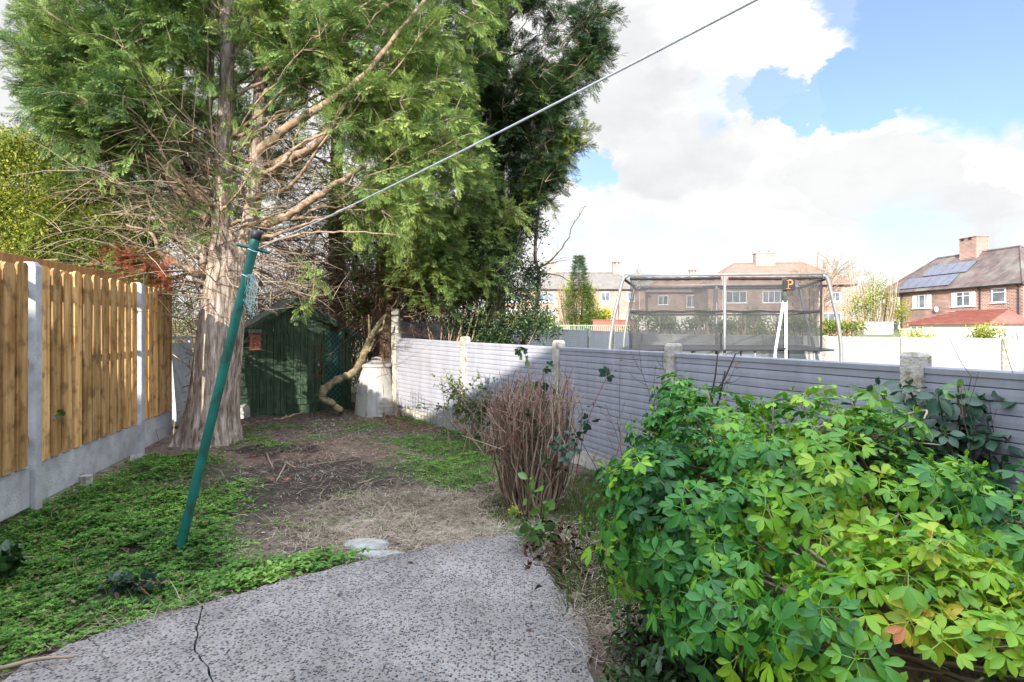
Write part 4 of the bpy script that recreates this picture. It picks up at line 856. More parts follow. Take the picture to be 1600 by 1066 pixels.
# ---- tree 1: the big near conifer
T1 = np.array([-3.66, 7.05, 0])
t1 = empty('conifer_tree', T1, 0, 'huge multi stemmed conifer with bare pale trunk behind the green pole', 'tree')
def loc(P): return np.asarray(P)-T1
base_path = [(-.09, 0, -.05), (-.07, 0, .3), (-.02, .0, .8), (.05, .0, 1.45), (.11, .02, 2.1), (.13, .02, 2.6)]
g = fill_trunk([np.array(q) for q in base_path], [.37, .31, .275, .255, .235, .17], 5, .22, 110, 1, .016)
g.build('trunk', 'bark', t1, smooth=True)
stems = {}
def stem_(pxs, r, name='stem', tr=t1, o0=T1, m_='bark'):
    P = spline([at(x, y, Y)-o0 for x, y, Y in pxs], 26); g = Geo(); g.tube(P+rng.normal(0, .008, P.shape), np.linspace(r[0], r[1], 26)*rng.uniform(.95, 1.05, 26), 16)
    g.build(name, m_, tr, smooth=True); return P
sA = stem_([(342, 455, 7.05), (345, 400, 7.0), (347, 300, 7.0), (352, 180, 7.0), (355, 60, 7.0), (357, -60, 7.0), (358, -260, 7.0)], (.125, .055))
sB = stem_([(368, 440, 7.1), (382, 380, 7.1), (398, 300, 7.1), (404, 200, 7.12), (412, 80, 7.15), (418, -60, 7.2), (420, -220, 7.2)], (.115, .05))
sC = stem_([(320, 450, 7.1), (317, 380, 7.15), (316, 300, 7.15), (322, 230, 7.2), (330, 120, 7.3), (333, -40, 7.4)], (.06, .03))
sD = stem_([(318, 330, 7.2), (290, 240, 7.5), (277, 150, 7.6), (287, 60, 7.7), (290, -80, 7.8)], (.055, .045))
gl = Geo()
for pxs, r in [([(412, 352, 7.05), (445, 338, 6.9), (490, 310, 6.8), (530, 285, 6.8), (565, 262, 6.9)], (.055, .03)), ([(418, 275, 7.1), (445, 250, 7.0), (485, 232, 6.95), (520, 195, 6.9), (548, 150, 6.9)], (.06, .03)),
               ([(402, 240, 7.1), (430, 215, 6.95), (478, 180, 6.85), (520, 155, 6.8), (568, 118, 6.8), (620, 55, 6.8), (664, 0, 6.9)], (.065, .02)), ([(400, 120, 7.15), (430, 90, 7.0), (445, 40, 6.9), (470, -20, 6.8)], (.05, .03)),
               ([(330, 345, 7.0), (300, 320, 6.9), (272, 290, 6.8), (243, 240, 6.7), (200, 205, 6.6), (166, 184, 6.6)], (.05, .012)), ([(243, 242, 6.7), (237, 205, 6.75), (232, 182, 6.75)], (.02, .008)),
               ([(246, 248, 6.7), (205, 235, 6.6), (155, 222, 6.55), (120, 205, 6.5)], (.02, .007)), ([(243, 244, 6.7), (200, 230, 6.9), (150, 210, 7.0)], (.018, .006)),
               ([(315, 432, 6.85), (275, 410, 6.7), (250, 395, 6.6), (235, 365, 6.55), (198, 350, 6.5)], (.04, .012)), ([(312, 405, 6.8), (270, 365, 6.6), (240, 330, 6.5), (225, 290, 6.5)], (.02, .006)),
               ([(408, 372, 7.0), (450, 360, 6.9), (500, 343, 6.8), (556, 322, 6.8)], (.022, .01)), ([(400, 385, 7.0), (470, 366, 6.8), (540, 362, 6.7), (620, 367, 6.7)], (.018, .006)),
               ([(405, 270, 7.0), (430, 262, 6.8), (470, 225, 6.7), (520, 205, 6.6)], (.03, .01)), ([(352, 300, 6.8), (330, 200, 6.75), (325, 100, 6.7), (318, 0, 6.7)], (.014, .008)),
               ([(345, 330, 6.75), (372, 300, 6.6), (400, 250, 6.5)], (.016, .006)), ([(455, 262, 7.0), (462, 215, 6.9), (490, 170, 6.8)], (.018, .006)), ([(350, 60, 7), (300, 20, 6.9), (270, -40, 6.8)], (.05, .03))]:
    P = spline([at(*q)-T1 for q in pxs], 20); P[1:] += rng.normal(0, .008, (19, 3)); gl.tube(P, np.linspace(r[0], r[1], 20)*rng.uniform(.9, 1.1, 20), 10, .6)
gf = Geo(); gt = Geo()
stemsT1 = np.vstack([sA[6:], sB[6:], sD[8:], sA[6:]])
def clump_tree(regions, stempts, o0, gf, gl, gt, r0=.03, tint=.5, kp=12, spray=.155, ln=(.25, .48), below=.9, kk=15):
    for (poly, n, Y0, Y1, tn) in regions:
        for C in px_region(poly, n, Y0, Y1)-o0:
            d_ = np.linalg.norm(stempts[:, :2]-C[:2], axis=1); dz = (C[2]-stempts[:, 2]); sc_ = np.abs(dz-.55*d_-below*.3)+rng.random(len(d_))*.4; A = stempts[sc_.argmin()]
            P = limb_to(gl if rng.random() < .30 else Geo(), A, C, r0*rng.uniform(.4, 1.1), 12, rise=rng.uniform(-.2, .6), jit=.06)
            foliage_on(gf, gt, P, None, kp, ln, tint+tn+.1*rng.normal(), .62, spray, kk, 1.5)
regs = [([(0, 20), (60, -160), (300, -160), (300, 60), (290, 170), (235, 215), (160, 235), (95, 205), (55, 140)], 72, 6.1, 7.6, .05),
        ([(10, 90), (150, 60), (250, 160), (170, 235), (100, 205)], 22, 5.9, 6.8, -.08), ([(15, 85), (90, 70), (120, 190), (70, 180)], 12, 6.0, 6.8, 0), ([(60, 120), (250, 100), (240, 200), (150, 225)], 16, 6.8, 7.6, -.12),
        ([(60, -60), (300, -160), (300, 80), (150, 90)], 18, 6.2, 8.6, -.15),
        ([(290, -160), (480, -160), (470, 40), (400, 70), (300, 60)], 20, 7.5, 8.8, .0), ([(370, -40), (470, -60), (470, 60), (430, 70)], 5, 6.6, 7.0, .15),
        ([(430, 60), (560, -40), (600, 120), (560, 170), (470, 130)], 16, 6.4, 7.6, .05),
        ([(540, 90), (700, 40), (740, 260), (660, 330), (590, 330), (560, 230)], 30, 6.6, 8.2, .18),
        ([(560, -160), (760, -160), (740, 60), (600, 80)], 24, 6.6, 8.2, .05)]
clump_tree(regs, stemsT1, T1, gf, gl, gt, .028, .53)
# small bright tufts growing straight out of the trunk
C = px_region([(335, 150), (390, 140), (400, 290), (410, 340), (330, 410), (345, 260)], 22, 6.62, 6.8)-T1
D = nrm(rng.normal(size=(22, 3))*[1, .6, .5]+[0.1, -.5, .1]); plumes(gf, C, D, rng.uniform(.12, .28, 22), np.full(22, .72), 9, .13)
C = px_region([(240, 330), (330, 300), (320, 390), (280, 350)], 9, 6.5, 6.8)-T1; plumes(gf, C, nrm(rng.normal(size=(9, 3))+[-.2, -.5, .1]), rng.uniform(.15, .3, 9), np.full(9, .6), 8, .14)
C = px_region([(440, 395), (500, 385), (510, 480), (450, 500)], 12, 7.2, 8.0)-T1; D = nrm(rng.normal(size=(12, 3))*.5+[.2, -.3, -.6]); plumes(gf, C, D, rng.uniform(.18, .35, 12), np.full(12, .7), 9, .14)
for c_ in C: gl.tube(spline([c_+[-.9, -.1, .5], c_+[-.4, 0, .25], c_], 6), np.linspace(.01, .004, 6), 4, .4)
fo = gf.build('foliage', 'conifer', t1); 
# dead twigs round the trunk
gd = Geo(); nn = 190
zst = rng.uniform(1.7, 3.6, nn); az = rng.uniform(0, 2*pi, nn); st = np.stack([.1+.2*np.cos(az), .2*np.sin(az), zst], -1)
dr = nrm(np.stack([np.cos(az), np.sin(az)*.9, rng.uniform(-.15, .55, nn)], -1)); twig_cloud(gd, st, dr, rng.uniform(.6, 1.6, nn), .0055, 5, .12)
nn = 90; zst = rng.uniform(1.6, 3.2, nn); az = rng.uniform(pi*.75, pi*1.25, nn); st = np.stack([-.1+.2*np.cos(az), .2*np.sin(az), zst], -1)
dr = nrm(np.stack([np.cos(az), np.sin(az)*.9, rng.uniform(-.1, .5, nn)], -1)); twig_cloud(gd, st, dr, rng.uniform(.7, 1.5, nn), .006, 6, .12)
gl.build('limb', 'limb', t1, smooth=True); gd.build('dead_twigs', 'twig', t1); gt.build('twigs', 'twig', t1)
# rusty dead fronds hanging over the fence
gr = Geo(); C = px_region([(150, 385), (190, 378), (262, 400), (272, 440), (250, 462), (215, 430), (170, 408)], 70, 6.45, 6.95)-T1
C[:, 0] -= 0; plumes(gr, C, nrm(rng.normal(size=(70, 3))+[.1, -.2, -.2]), rng.uniform(.12, .28, 70), rng.uniform(.0, .8, 70), 8, .11)
gr.build('dead_fronds', 'rust', t1)

# ---- tree 2: slim dark trunk behind the playhouse
T2 = np.array([*(at(528, 500, 11)[:2]), 0.]); t2 = empty('conifer_tree', T2, 0, 'slim dark trunked conifer with many dead side twigs right behind the playhouse', 'tree')
g = fill_trunk([(0, 0, -.05), (0, 0, 1.6), (-.03, 0, 3.4), (-.02, 0, 5.2), (0, 0, 8.2)], [.2, .15, .13, .11, .05], 3, .1, 36, 3); g.build('trunk', 'bark_far', t2, smooth=True)
gl = Geo(); gf = Geo(); gt = Geo(); gd = Geo(); sp2 = np.stack([np.zeros(30), np.zeros(30), np.linspace(2, 8, 30)], -1)
clump_tree([([(400, -120), (600, -120), (600, 60), (560, 140), (440, 130), (400, 60)], 34, 9.8, 11.8, -.1), ([(250, -100), (420, -120), (420, 60), (260, 90)], 20, 10, 12, -.15), ([(270, 60), (470, 50), (480, 330), (290, 330)], 40, 9.6, 11.6, -.08), ([(180, 230), (300, 220), (300, 340), (200, 340)], 14, 9.6, 11.6, -.1), ([(430, 330), (560, 300), (600, 420), (520, 440)], 8, 9.6, 11, .1)], sp2, T2, gf, gl, gt, .022, .4)
nn = 260; az = rng.uniform(0, 2*pi, nn); st = np.stack([.1*np.cos(az), .1*np.sin(az), rng.uniform(1.4, 5.0, nn)], -1)
twig_cloud(gd, st, nrm(np.stack([np.cos(az), np.sin(az), rng.uniform(-.1, .4, nn)], -1)), rng.uniform(1.0, 2.2, nn), .008, 5, .18)
gf.build('foliage', 'conifer', t2); gl.build('limb', 'mossylimb', t2, smooth=True); gt.build('twigs', 'twig', t2); gd.build('dead_twigs', 'stem', t2)

# ---- tree 3: behind the compost bin
T3 = np.array([*(at(606, 600, 9.95)[:2]), 0.]); t3 = empty('conifer_tree', T3, 0, 'bright green conifer rising directly behind the compost bin', 'tree')
g = fill_trunk([(0, 0, -.05), (-.02, 0, .8), (.0, 0, 2.0), (.05, 0, 3.4), (.12, 0, 5.5), (.2, 0, 8.2)], [.27, .22, .21, .17, .12, .05], 4, .25, 48, 5, .05); g.build('trunk', 'bark_far', t3, smooth=True)
gl = Geo(); gf = Geo(); gt = Geo(); gd = Geo(); sp3 = np.stack([np.linspace(0, .2, 30), np.zeros(30), np.linspace(1.6, 8, 30)], -1)
clump_tree([([(570, 120), (740, 60), (760, 240), (760, 330), (700, 400), (620, 400), (570, 330)], 60, 8.5, 9.8, .12), ([(600, 330), (720, 330), (730, 430), (650, 450), (590, 420)], 24, 8.8, 9.8, .2),
            ([(600, -160), (800, -160), (800, 100), (620, 140)], 46, 8.6, 10.4, -.02), ([(700, 340), (800, 330), (780, 430), (700, 440)], 12, 9.2, 10.2, .3)], sp3, T3, gf, gl, gt, .028, .50, kp=11, spray=.15)
nn = 150; az = rng.uniform(0, 2*pi, nn); st = np.stack([.2*np.cos(az), .2*np.sin(az), rng.uniform(1.0, 3.2, nn)], -1)
twig_cloud(gd, st, nrm(np.stack([np.cos(az), np.sin(az), rng.uniform(-.6, .3, nn)], -1)), rng.uniform(.4, 1.2, nn), .006, 4, .3)
gf.build('foliage', 'conifer', t3); gl.build('limb', 'mossylimb', t3, smooth=True); gt.build('twigs', 'twig', t3); gd.build('dead_twigs', 'stem', t3)

# ---- tree 4: dark one at the right of the group
T4 = np.array([*(at(775, 500, 11.6)[:2]), 0.]); t4 = empty('conifer_tree', T4, 0, 'dark green conifer at the right of the group reaching out against the sky', 'tree')
g = fill_trunk([(0, 0, -.05), (0, 0, 1.6), (.05, 0, 3.4), (0, 0, 5.2), (.1, 0, 8.8)], [.25, .19, .17, .14, .05], 3, .1, 36, 8); g.build('trunk', 'bark_far', t4, smooth=True)
gl = Geo(); gf = Geo(); gt = Geo(); sp4 = np.stack([np.zeros(30), np.zeros(30), np.linspace(2.2, 8.6, 30)], -1)
clump_tree([([(730, -160), (935, -160), (945, 20), (930, 100), (890, 150), (740, 150)], 92, 9.8, 12.4, -.05), ([(730, 130), (915, 120), (895, 175), (905, 205), (870, 250), (865, 290), (820, 350), (730, 380)], 78, 10, 12.2, -.02),
            ([(880, 195), (918, 205), (890, 225), (850, 235)], 5, 10.4, 10.8, .35), ([(820, 270), (872, 262), (860, 290), (800, 330)], 7, 10.2, 11, .3), ([(920, 40), (950, 50), (935, 90), (915, 110)], 6, 10.6, 11.4, .3),
            ([(680, 330), (800, 310), (790, 400), (690, 420)], 22, 10.4, 12, -.1)], sp4, T4, gf, gl, gt, .028, .42, kp=9, spray=.18)
gf.build('foliage', 'conifer_dark', t4); gl.build('limb', 'mossylimb', t4, smooth=True); gt.build('twigs', 'twig', t4)

# ---- glossy dark evergreen behind the fence
def leafy(gf, C, rad, n, size, tint, tmpl=LEAF, shell=.55, up=.3, jitter=.1):
    d_ = rdir(n); rr = shell+(1-shell)*rng.random(n); P = np.asarray(C)+d_*np.asarray(rad)*rr[:, None]+rng.normal(0, jitter, (n, 3))*np.asarray(rad)
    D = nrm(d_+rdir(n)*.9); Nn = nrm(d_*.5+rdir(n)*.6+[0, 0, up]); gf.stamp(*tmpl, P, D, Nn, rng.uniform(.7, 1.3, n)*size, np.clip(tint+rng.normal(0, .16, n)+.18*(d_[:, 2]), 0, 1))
    return P
THo = np.array([-1.05, 9.95, 0]); th_ = empty('holly_tree', THo, 0, 'dense dark glossy evergreen with pale stems overhanging the back of the grey fence', 'tree')
gf = Geo(); gs = Geo()
for k in range(62):
    px_, py_ = scatter([(640, 400), (700, 360), (845, 330), (850, 420), (875, 520), (820, 545), (700, 540), (640, 500)], 1)[0]
    if 620 < px_ < 700 and py_ > 480: continue
    C = at(px_, py_, rng.uniform(9.6, 10.7))-THo
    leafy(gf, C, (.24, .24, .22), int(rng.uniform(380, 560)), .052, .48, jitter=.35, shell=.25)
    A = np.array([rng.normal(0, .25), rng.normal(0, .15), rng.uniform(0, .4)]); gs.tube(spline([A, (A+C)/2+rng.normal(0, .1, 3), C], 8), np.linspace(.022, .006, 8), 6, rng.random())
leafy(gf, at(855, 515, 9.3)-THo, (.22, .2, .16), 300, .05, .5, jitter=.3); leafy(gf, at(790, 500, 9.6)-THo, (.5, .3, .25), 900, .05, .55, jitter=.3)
for k in range(20):
    C = at(*scatter([(620, 380), (700, 350), (820, 330), (800, 440), (640, 470)], 1)[0], rng.uniform(11.5, 13))-THo; leafy(gf, C, (.5, .4, .4), 700, .06, .3, jitter=.4, shell=.2)
gf.build('foliage', 'holly', th_); gs.build('stem', 'limb', th_, smooth=True)

# ---- bare sapling right of the conifers
SP = np.array([*(at(820, 540, 10.6)[:2]), 0.]); sp_ = empty('bare_sapling', SP, 0, 'slender leafless sapling against the sky right of the conifers', 'tree')
g = Geo(); main = spline([at(x, y, 10.6)-SP for x, y in [(812, 560), (823, 520), (838, 480), (842, 430), (836, 400), (840, 340), (848, 290), (850, 250), (852, 225)]], 30); g.tube(main, np.linspace(.055, .008, 30), 8, .5)
g.build('trunk', 'bark_far', sp_, smooth=True); g = Geo()
for pxs, r in [([(842, 420), (868, 400), (885, 375), (900, 345), (918, 318)], .022), ([(843, 428), (870, 430), (895, 441), (922, 436)], .016), ([(840, 418), (818, 418), (790, 425)], .014), ([(838, 418), (870, 409), (910, 402)], .012),
               ([(846, 328), (865, 310), (875, 280), (885, 250)], .012), ([(850, 290), (862, 262), (872, 230)], .008), ([(837, 395), (860, 350), (868, 330)], .006), ([(850, 320), (880, 300)], .006), ([(842, 440), (860, 470), (872, 490)], .005)]:
    P = spline([at(x, y, 10.6)-SP for x, y in pxs], 12); P += rng.normal(0, .01, P.shape); g.tube(P, np.linspace(r, r*.25, 12), 5, .4)
    twig_cloud(g, P[3:11:2], nrm((P[-1]-P[0])+rng.normal(0, .7, (4, 3))), rng.uniform(.2, .5, 4), .003, 2, -.1)
g.build('branch', 'bark_far', sp_)

# ---- hedge / shrubs beyond the timber fence
HP = np.array([-6.4, 7.6, 0]); hd = empty('yellow_green_hedge', HP, 0, 'tall loose yellow green hedge behind the timber fence at the left', 'hedge')
gf = Geo(); gs = Geo()
for k in range(290):
    x_, y_ = scatter([(-150, 195), (20, 200), (75, 225), (140, 262), (215, 290), (245, 350), (235, 400), (250, 470), (-150, 470)], 1)[0]
    Yk = rng.uniform(6.7, 8.6); C = at(x_, y_, Yk)-HP; n = int(rng.uniform(330, 470))
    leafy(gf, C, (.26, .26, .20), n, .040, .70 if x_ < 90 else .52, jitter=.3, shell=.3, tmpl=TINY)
    if k % 2 == 0: A = np.array([rng.normal(0, .5), rng.normal(0, .3), rng.uniform(0, .5)]); gs.tube(spline([A, (A+C)/2+rng.normal(0, .15, 3), C], 7), np.linspace(.02, .005, 7), 5, rng.random())
gd_ = px_region([(60, 300), (200, 290), (250, 440), (80, 430)], 150, 6.7, 7.6)-HP; plumes(gf, gd_, nrm(rng.normal(size=(150, 3))+[.3, -.4, 0]), rng.uniform(.25, .45, 150), np.full(150, .5), 10, .15)
gf.build('foliage', 'hedge', hd); gs.build('stem', 'twig', hd)
# thicket of brushwood behind the fence end and between the trunks
g = Geo(); nn = 260; st = np.stack([rng.uniform(-5.6, -4.4, nn), rng.uniform(7.2, 9.0, nn), rng.uniform(.1, 1.6, nn)], -1); twig_cloud(g, st, nrm(rng.normal(size=(nn, 3))*[1, .7, .6]+[.2, -.2, .3]), rng.uniform(.5, 1.2, nn), .006, 4, .1)
tag(g.build('brushwood_thicket', 'twig'), 'tangle of pale dead brushwood behind the end of the timber fence', 'brushwood')
g = Geo(); nn = 560; st = np.stack([rng.uniform(-6.5, -1.2, nn), rng.uniform(11.5, 14, nn), rng.uniform(0, .8, nn)], -1); twig_cloud(g, st, nrm(rng.normal(size=(nn, 3))*[.5, .4, .3]+[0, 0, 1]), rng.uniform(1.4, 4.2, nn), .009, 6, 0)
gb = Geo()
for k in range(90): leafy(gb, (rng.uniform(-9.5, -1), rng.uniform(13.0, 15), rng.uniform(.3, 2.5)), (.5, .4, .4), 300, .05, .35, shell=.2, jitter=.4)
th2 = empty('wild_hedgerow', (-3, 13, 0), 0, 'wild twiggy hedgerow filling the gap behind the playhouse', 'hedge')
for gg, nm, mm_ in ((g, 'twigs', 'stem'), (gb, 'foliage', 'hedge')):
    o = gg.build(nm, mm_, th2); o.location = (3, -13, 0)
# small ivy clump right of the slim trunk
iv = empty('ivy_clump', (-2.45, 10.0, 0), 0, 'bright ivy clump growing left of the trunk behind the compost bin', 'plant'); gf = Geo(); gs = Geo()
for k in range(16):
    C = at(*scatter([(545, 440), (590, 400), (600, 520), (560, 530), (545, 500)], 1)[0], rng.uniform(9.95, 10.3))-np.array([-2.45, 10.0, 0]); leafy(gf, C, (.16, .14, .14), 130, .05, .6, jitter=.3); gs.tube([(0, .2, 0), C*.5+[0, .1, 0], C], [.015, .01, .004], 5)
gf.build('foliage', 'hedge', iv); gs.build('stem', 'stem', iv)

# ------------------------------------------------------------------ shrubs in our garden
def rosette_bush(gf, P, A, tint, size=.062, nt=5, leaflets=3, petiole=.035, tmpl=LEAF2):
    """whorls of palmate leaves at shoot tips"""
    n = len(P); A = nrm(A); u = nrm(np.cross(A, rdir(n))); v_ = np.cross(A, u)
    for j in range(nt):
        a = 2*pi*j/nt*1.0+rng.uniform(-.35, .35, n); lat = u*np.cos(a)[:, None]+v_*np.sin(a)[:, None]; lift = rng.uniform(-.35, .45, n)[:, None]
        D = nrm(lat+A*lift+np.array([0, 0, -.22])); st = P-A*rng.uniform(0, .03, n)[:, None]; tip = st+D*petiole*rng.uniform(.6, 1.3, n)[:, None]
        Nn = nrm(A-D*(A*D).sum(-1, keepdims=True)+rdir(n)*.18); Sd = np.cross(Nn, D); tj = np.clip(tint+rng.normal(0, .07, n), 0, 1); sj = size*rng.uniform(.6, 1.4, n)
        if petiole > .01: gf.stamp(np.array([[0, -.5, 0], [1, -.5, 0], [1, .5, 0], [0, .5, 0]]), np.array([[0, 1, 2, 3]]), st, tip-st, Nn, np.column_stack([np.linalg.norm(tip-st, axis=1), np.full(n, .0022), np.ones(n)]), np.clip(tj+.12, 0, .9))
        angs = {3: (-52, 0, 52), 1: (0,), 2: (-28, 28)}[leaflets]
        for q in angs:
            qr = radians(q)+rng.normal(0, .12, n)[:, None]; Dl = D*np.cos(qr)+Sd*np.sin(qr)+np.array([0, 0, -.10])
            gf.stamp(*tmpl, tip, Dl, Nn+rdir(n)*.12, sj*(1 if q == 0 else .88), np.clip(tj+rng.normal(0, .03, n), 0, 1))
    # fresh upright leaves in the middle
    for j in range(3):
        D = nrm(A+rdir(n)*.55); gf.stamp(*tmpl, P, D, rdir(n), size*rng.uniform(.3, .6, n), np.clip(tint+.16, 0, .95))
CH = np.array([1.45, 2.2, 0]); ch = empty('mock_orange_bush', CH, 0, 'large rounded evergreen bush with glossy fingered green and yellow leaves filling the right foreground', 'bush')
blobs = [((1.28, 2.30, .62), (.62, .58, .50), 520), ((1.62, 2.10, .50), (.50, .50, .44), 260), ((.74, 2.30, .60), (.44, .42, .42), 330), ((.98, 2.85, .80), (.40, .35, .33), 150), ((2.10, 2.15, .40), (.62, .50, .38), 360), ((1.15, 1.62, .48), (.46, .30, .34), 230),
         ((1.65, 1.55, .38), (.50, .33, .33), 240), ((.72, 1.95, .42), (.24, .26, .26), 70), ((2.2, 1.70, .38), (.5, .4, .33), 160), ((1.30, 1.30, .33), (.35, .22, .22), 70), ((.92, 3.15, 1.0), (.13, .12, .16), 22)]
gf = Geo(); gs = Geo(); allP = []
for (c, r, n) in blobs:
    c = np.array(c); r = np.array(r); d_ = rdir(n*3); d_ = d_[d_[:, 2] > -.55][:n]; k = len(d_); lump = 1+.11*nfield(d_[:, [0, 2]]*3+d_[:, [1, 1]], 1.6, 3)*.6; P = c+d_*r*(lump*rng.uniform(.62, 1.04, k))[:, None]; P = P[lump > .86]; d_ = d_[lump > .86]; k = len(P)
    keep = np.ones(k, bool)
    for (c2, r2, _) in blobs:
        c2 = np.array(c2); r2 = np.array(r2)*.80
        if not np.allclose(c, c2): keep &= ((((P-c2)/r2)**2).sum(1) > 1)
    P = P[keep]; d_ = d_[keep]
    # open window through which the bare boughs show
    px_ = 800+F*P[:, 0]/P[:, 1]; pz_ = HY-F*(P[:, 2]-EYE)/P[:, 1]; hole = (np.hypot((P[:, 0]-1.20)/.21, (P[:, 1]-1.55)/.75) < 1) & (P[:, 2] < .60)
    P = P[~hole]; d_ = d_[~hole]
    A = nrm(d_*[1, 1, 1]+rdir(len(P))*.30+[0, 0, .45]); fx = nfield(P[:, [0, 2]], 2.2, 17)
    tint = np.clip(.33+.15*fx+.42*np.exp(-((P[:, 0]-1.15)**2)/.13)*np.exp(-((P[:, 2]-.55)**2)/.14)+rng.normal(0, .09, len(P))-.10*(P[:, 0] < .85)-.10*(P[:, 0] > 2.0), .02, .9)
    yl = rng.random(len(P)) < .05; tint[yl] += .25
    rosette_bush(gf, P-CH, A, np.clip(tint, 0, .97), .050); allP.append((P, A))
gf.build('leaves', 'choisya', ch, smooth=True)
fl = Geo(); ctr = np.array([1.38, 2.15, .03])
boughs = [[(1.45, 2.25, 0), (1.40, 2.05, .25), (1.18, 1.85, .52), (1.05, 1.75, .62)], [(1.45, 2.2, 0), (1.3, 1.9, .28), (1.12, 1.78, .40), (.98, 1.85, .50)], [(1.4, 2.1, 0), (1.25, 1.85, .2), (1.1, 1.75, .22), (.9, 1.8, .40)],
          [(1.5, 2.2, 0), (1.7, 2.1, .4), (1.9, 2.0, .7)], [(1.45, 2.3, 0), (1.3, 2.4, .5), (1.1, 2.5, .85)], [(1.5, 2.3, 0), (1.55, 2.4, .5), (1.5, 2.5, .95)]]
for b_ in boughs:
    P = spline([np.array(q) for q in b_], 16)-CH; gs.tube(P+rng.normal(0, .004, P.shape), np.linspace(.021, .009, 16), 10, .6)
bt = [np.array(b_[-1])-CH for b_ in boughs]+[np.array(b_[-2])-CH for b_ in boughs]
for P, A in allP:
    for p_, a_ in zip(P[::3], A[::3]):
        q = p_-CH; s0 = bt[int(np.argmin([np.linalg.norm(q-b_) for b_ in bt]))]; gs.tube(spline([s0, s0*.4+q*.6-a_*.1, q-a_*.01], 7)+rng.normal(0, .004, (7, 3)), np.linspace(.006, .0022, 7), 5, rng.uniform(.4, .9))
for k in range(26):
    a0 = boughs[k % 6]; s0 = np.array(a0[2])-CH; e_ = s0+np.array([np.clip(rng.normal(0, .2), -.3, .3), rng.uniform(-.35, -.05), rng.uniform(-.1, .12)]); gs.tube(spline([s0, (s0+e_)/2+rng.normal(0, .05, 3), e_], 9), np.linspace(.007, .003, 9), 6, rng.uniform(.6, 1))
gs.build('stem', 'twig', ch, smooth=True)
g = Geo()
for k in range(14):
    c = np.array([1.05+rng.normal(0, .12), 2.0+rng.normal(0, .12), 0]); d_ = nrm(rng.normal(size=3)*[.9, .5, .3]+[0, 0, .7]); g.tube(spline([c, c+d_*.2, c+d_*.45+[0, 0, -.05]], 7), np.linspace(.006, .003, 7), 5)
tag(g.build('orange_stems', 'redstem'), 'orange red arching stems glimpsed through the gap in the big bush', 'plant')
g = Geo()
for k in range(160):
    c = np.array([.78+rng.normal(0, .2), 1.75+rng.normal(0, .16), .0]); d_ = nrm(rng.normal(size=3)*[.6, .6, .3]+[0, 0, .6]); l_ = rng.uniform(.1, .34); g.tube([c, c+d_*l_*.5, c+d_*l_+[0, 0, -.08]], [.003, .0025, .0015], 4, rng.random(), cap=False)
tag(g.build('withered_stems', 'stem'), 'brown withered stems heaped under the front of the big bush', 'dead plant')
# low dark shrub at the bottom
LB = np.array([.62, 2.15, 0]); lb = empty('low_dark_shrub', LB, 0, 'low shrub of small dark leaves spilling onto the patio corner', 'shrub'); gf = Geo(); gs = Geo()
n = 430; P = LB+rdir(n)*[.32, .42, .30]*rng.uniform(.3, 1, (n, 1)); P[:, 2] = np.abs(P[:, 2])+.03; P = P[(P[:, 0] > .34)]; n = len(P); A = nrm((P-LB)*[1, 1, .7]+rdir(n)*.25+[0, 0, .2])
rosette_bush(gf, P-LB, A, np.clip(.45+rng.normal(0, .2, n), 0, 1), .042, 5, 1, .004)
for p_ in P[::2]: gs.tube(spline([np.array([rng.normal(0, .05), rng.normal(0, .05), 0]), (p_-LB)*.6+[0, 0, .03], p_-LB], 6), np.linspace(.005, .002, 6), 4, rng.random())
gf.build('leaves', 'lowleaf', lb, smooth=True); gs.build('stem', 'darktwig', lb)
# dark broad-leaved shrub by the right-hand post
RB = np.array([2.25, 2.72, 0]); rb_ = empty('broad_leaved_shrub', RB, 0, 'shrub of broad blue green leaves against the grey fence at the right edge', 'shrub'); gf = Geo(); gs = Geo()
n = 190; P = RB+np.column_stack([rng.normal(0, .33, n), rng.normal(0, .10, n), rng.uniform(.45, 1.14, n)]); A = nrm(rdir(n)*.5+[0, -.3, .8]); rosette_bush(gf, P-RB, A, np.clip(.4+rng.normal(0, .22, n), 0, 1), .075, 5, 1, .015, ROUND)
for p_ in P: gs.tube(spline([np.array([rng.normal(0, .1), 0, 0]), (p_-RB)*.55+rng.normal(0, .03, 3), p_-RB], 6), np.linspace(.007, .003, 6), 5, rng.random())
gf.build('leaves', 'broad', rb_, smooth=True); gs.build('stem', 'darktwig', rb_)
def wiry(name, base, spread, n, h, label, m_='darktwig', r=.0035, sub=5, cat='shrub', leaf=None, lm='rose'):
    b_ = np.array(base, float); root = empty(name, b_, 0, label, cat); g = Geo(); ends = []
    for k in range(n):
        A = np.array([rng.normal(0, spread[0]*.4), rng.normal(0, spread[1]*.4), 0]); D = nrm(np.array([rng.normal(0, .35), rng.normal(0, .2), 1])); ln = h*rng.uniform(.6, 1.05); P = spline([A, A+D*ln*.5+rng.normal(0, .04, 3), A+D*ln+rng.normal(0, .08, 3)], 10)
        g.tube(P, np.linspace(r*1.4, r*.5, 10), 5, rng.random()); ends.append(P[4:])
        for _ in range(sub):
            i = rng.integers(3, 10); d2_ = nrm(D+rng.normal(0, .8, 3)); l2 = rng.uniform(.08, .25); Q = spline([P[i], P[i]+d2_*l2*.5, P[i]+d2_*l2+[0, 0, .04]], 5); g.tube(Q, np.linspace(r*.7, r*.3, 5), 4, rng.random()); ends.append(Q[2:])
    g.build('stem', m_, root)
    if leaf:
        E = np.vstack(ends); E = E[rng.choice(len(E), min(leaf[0], len(E)), replace=False)]; k = len(E); gf = Geo(); rosette_bush(gf, E, rdir(k)+[0, 0, .5], np.clip(leaf[2]+rng.normal(0, .2, k), 0, 1), leaf[1], 3, leaf[3] if len(leaf) > 3 else 1, .008, ROUND); gf.build('leaves', lm, root, smooth=True)
    return root
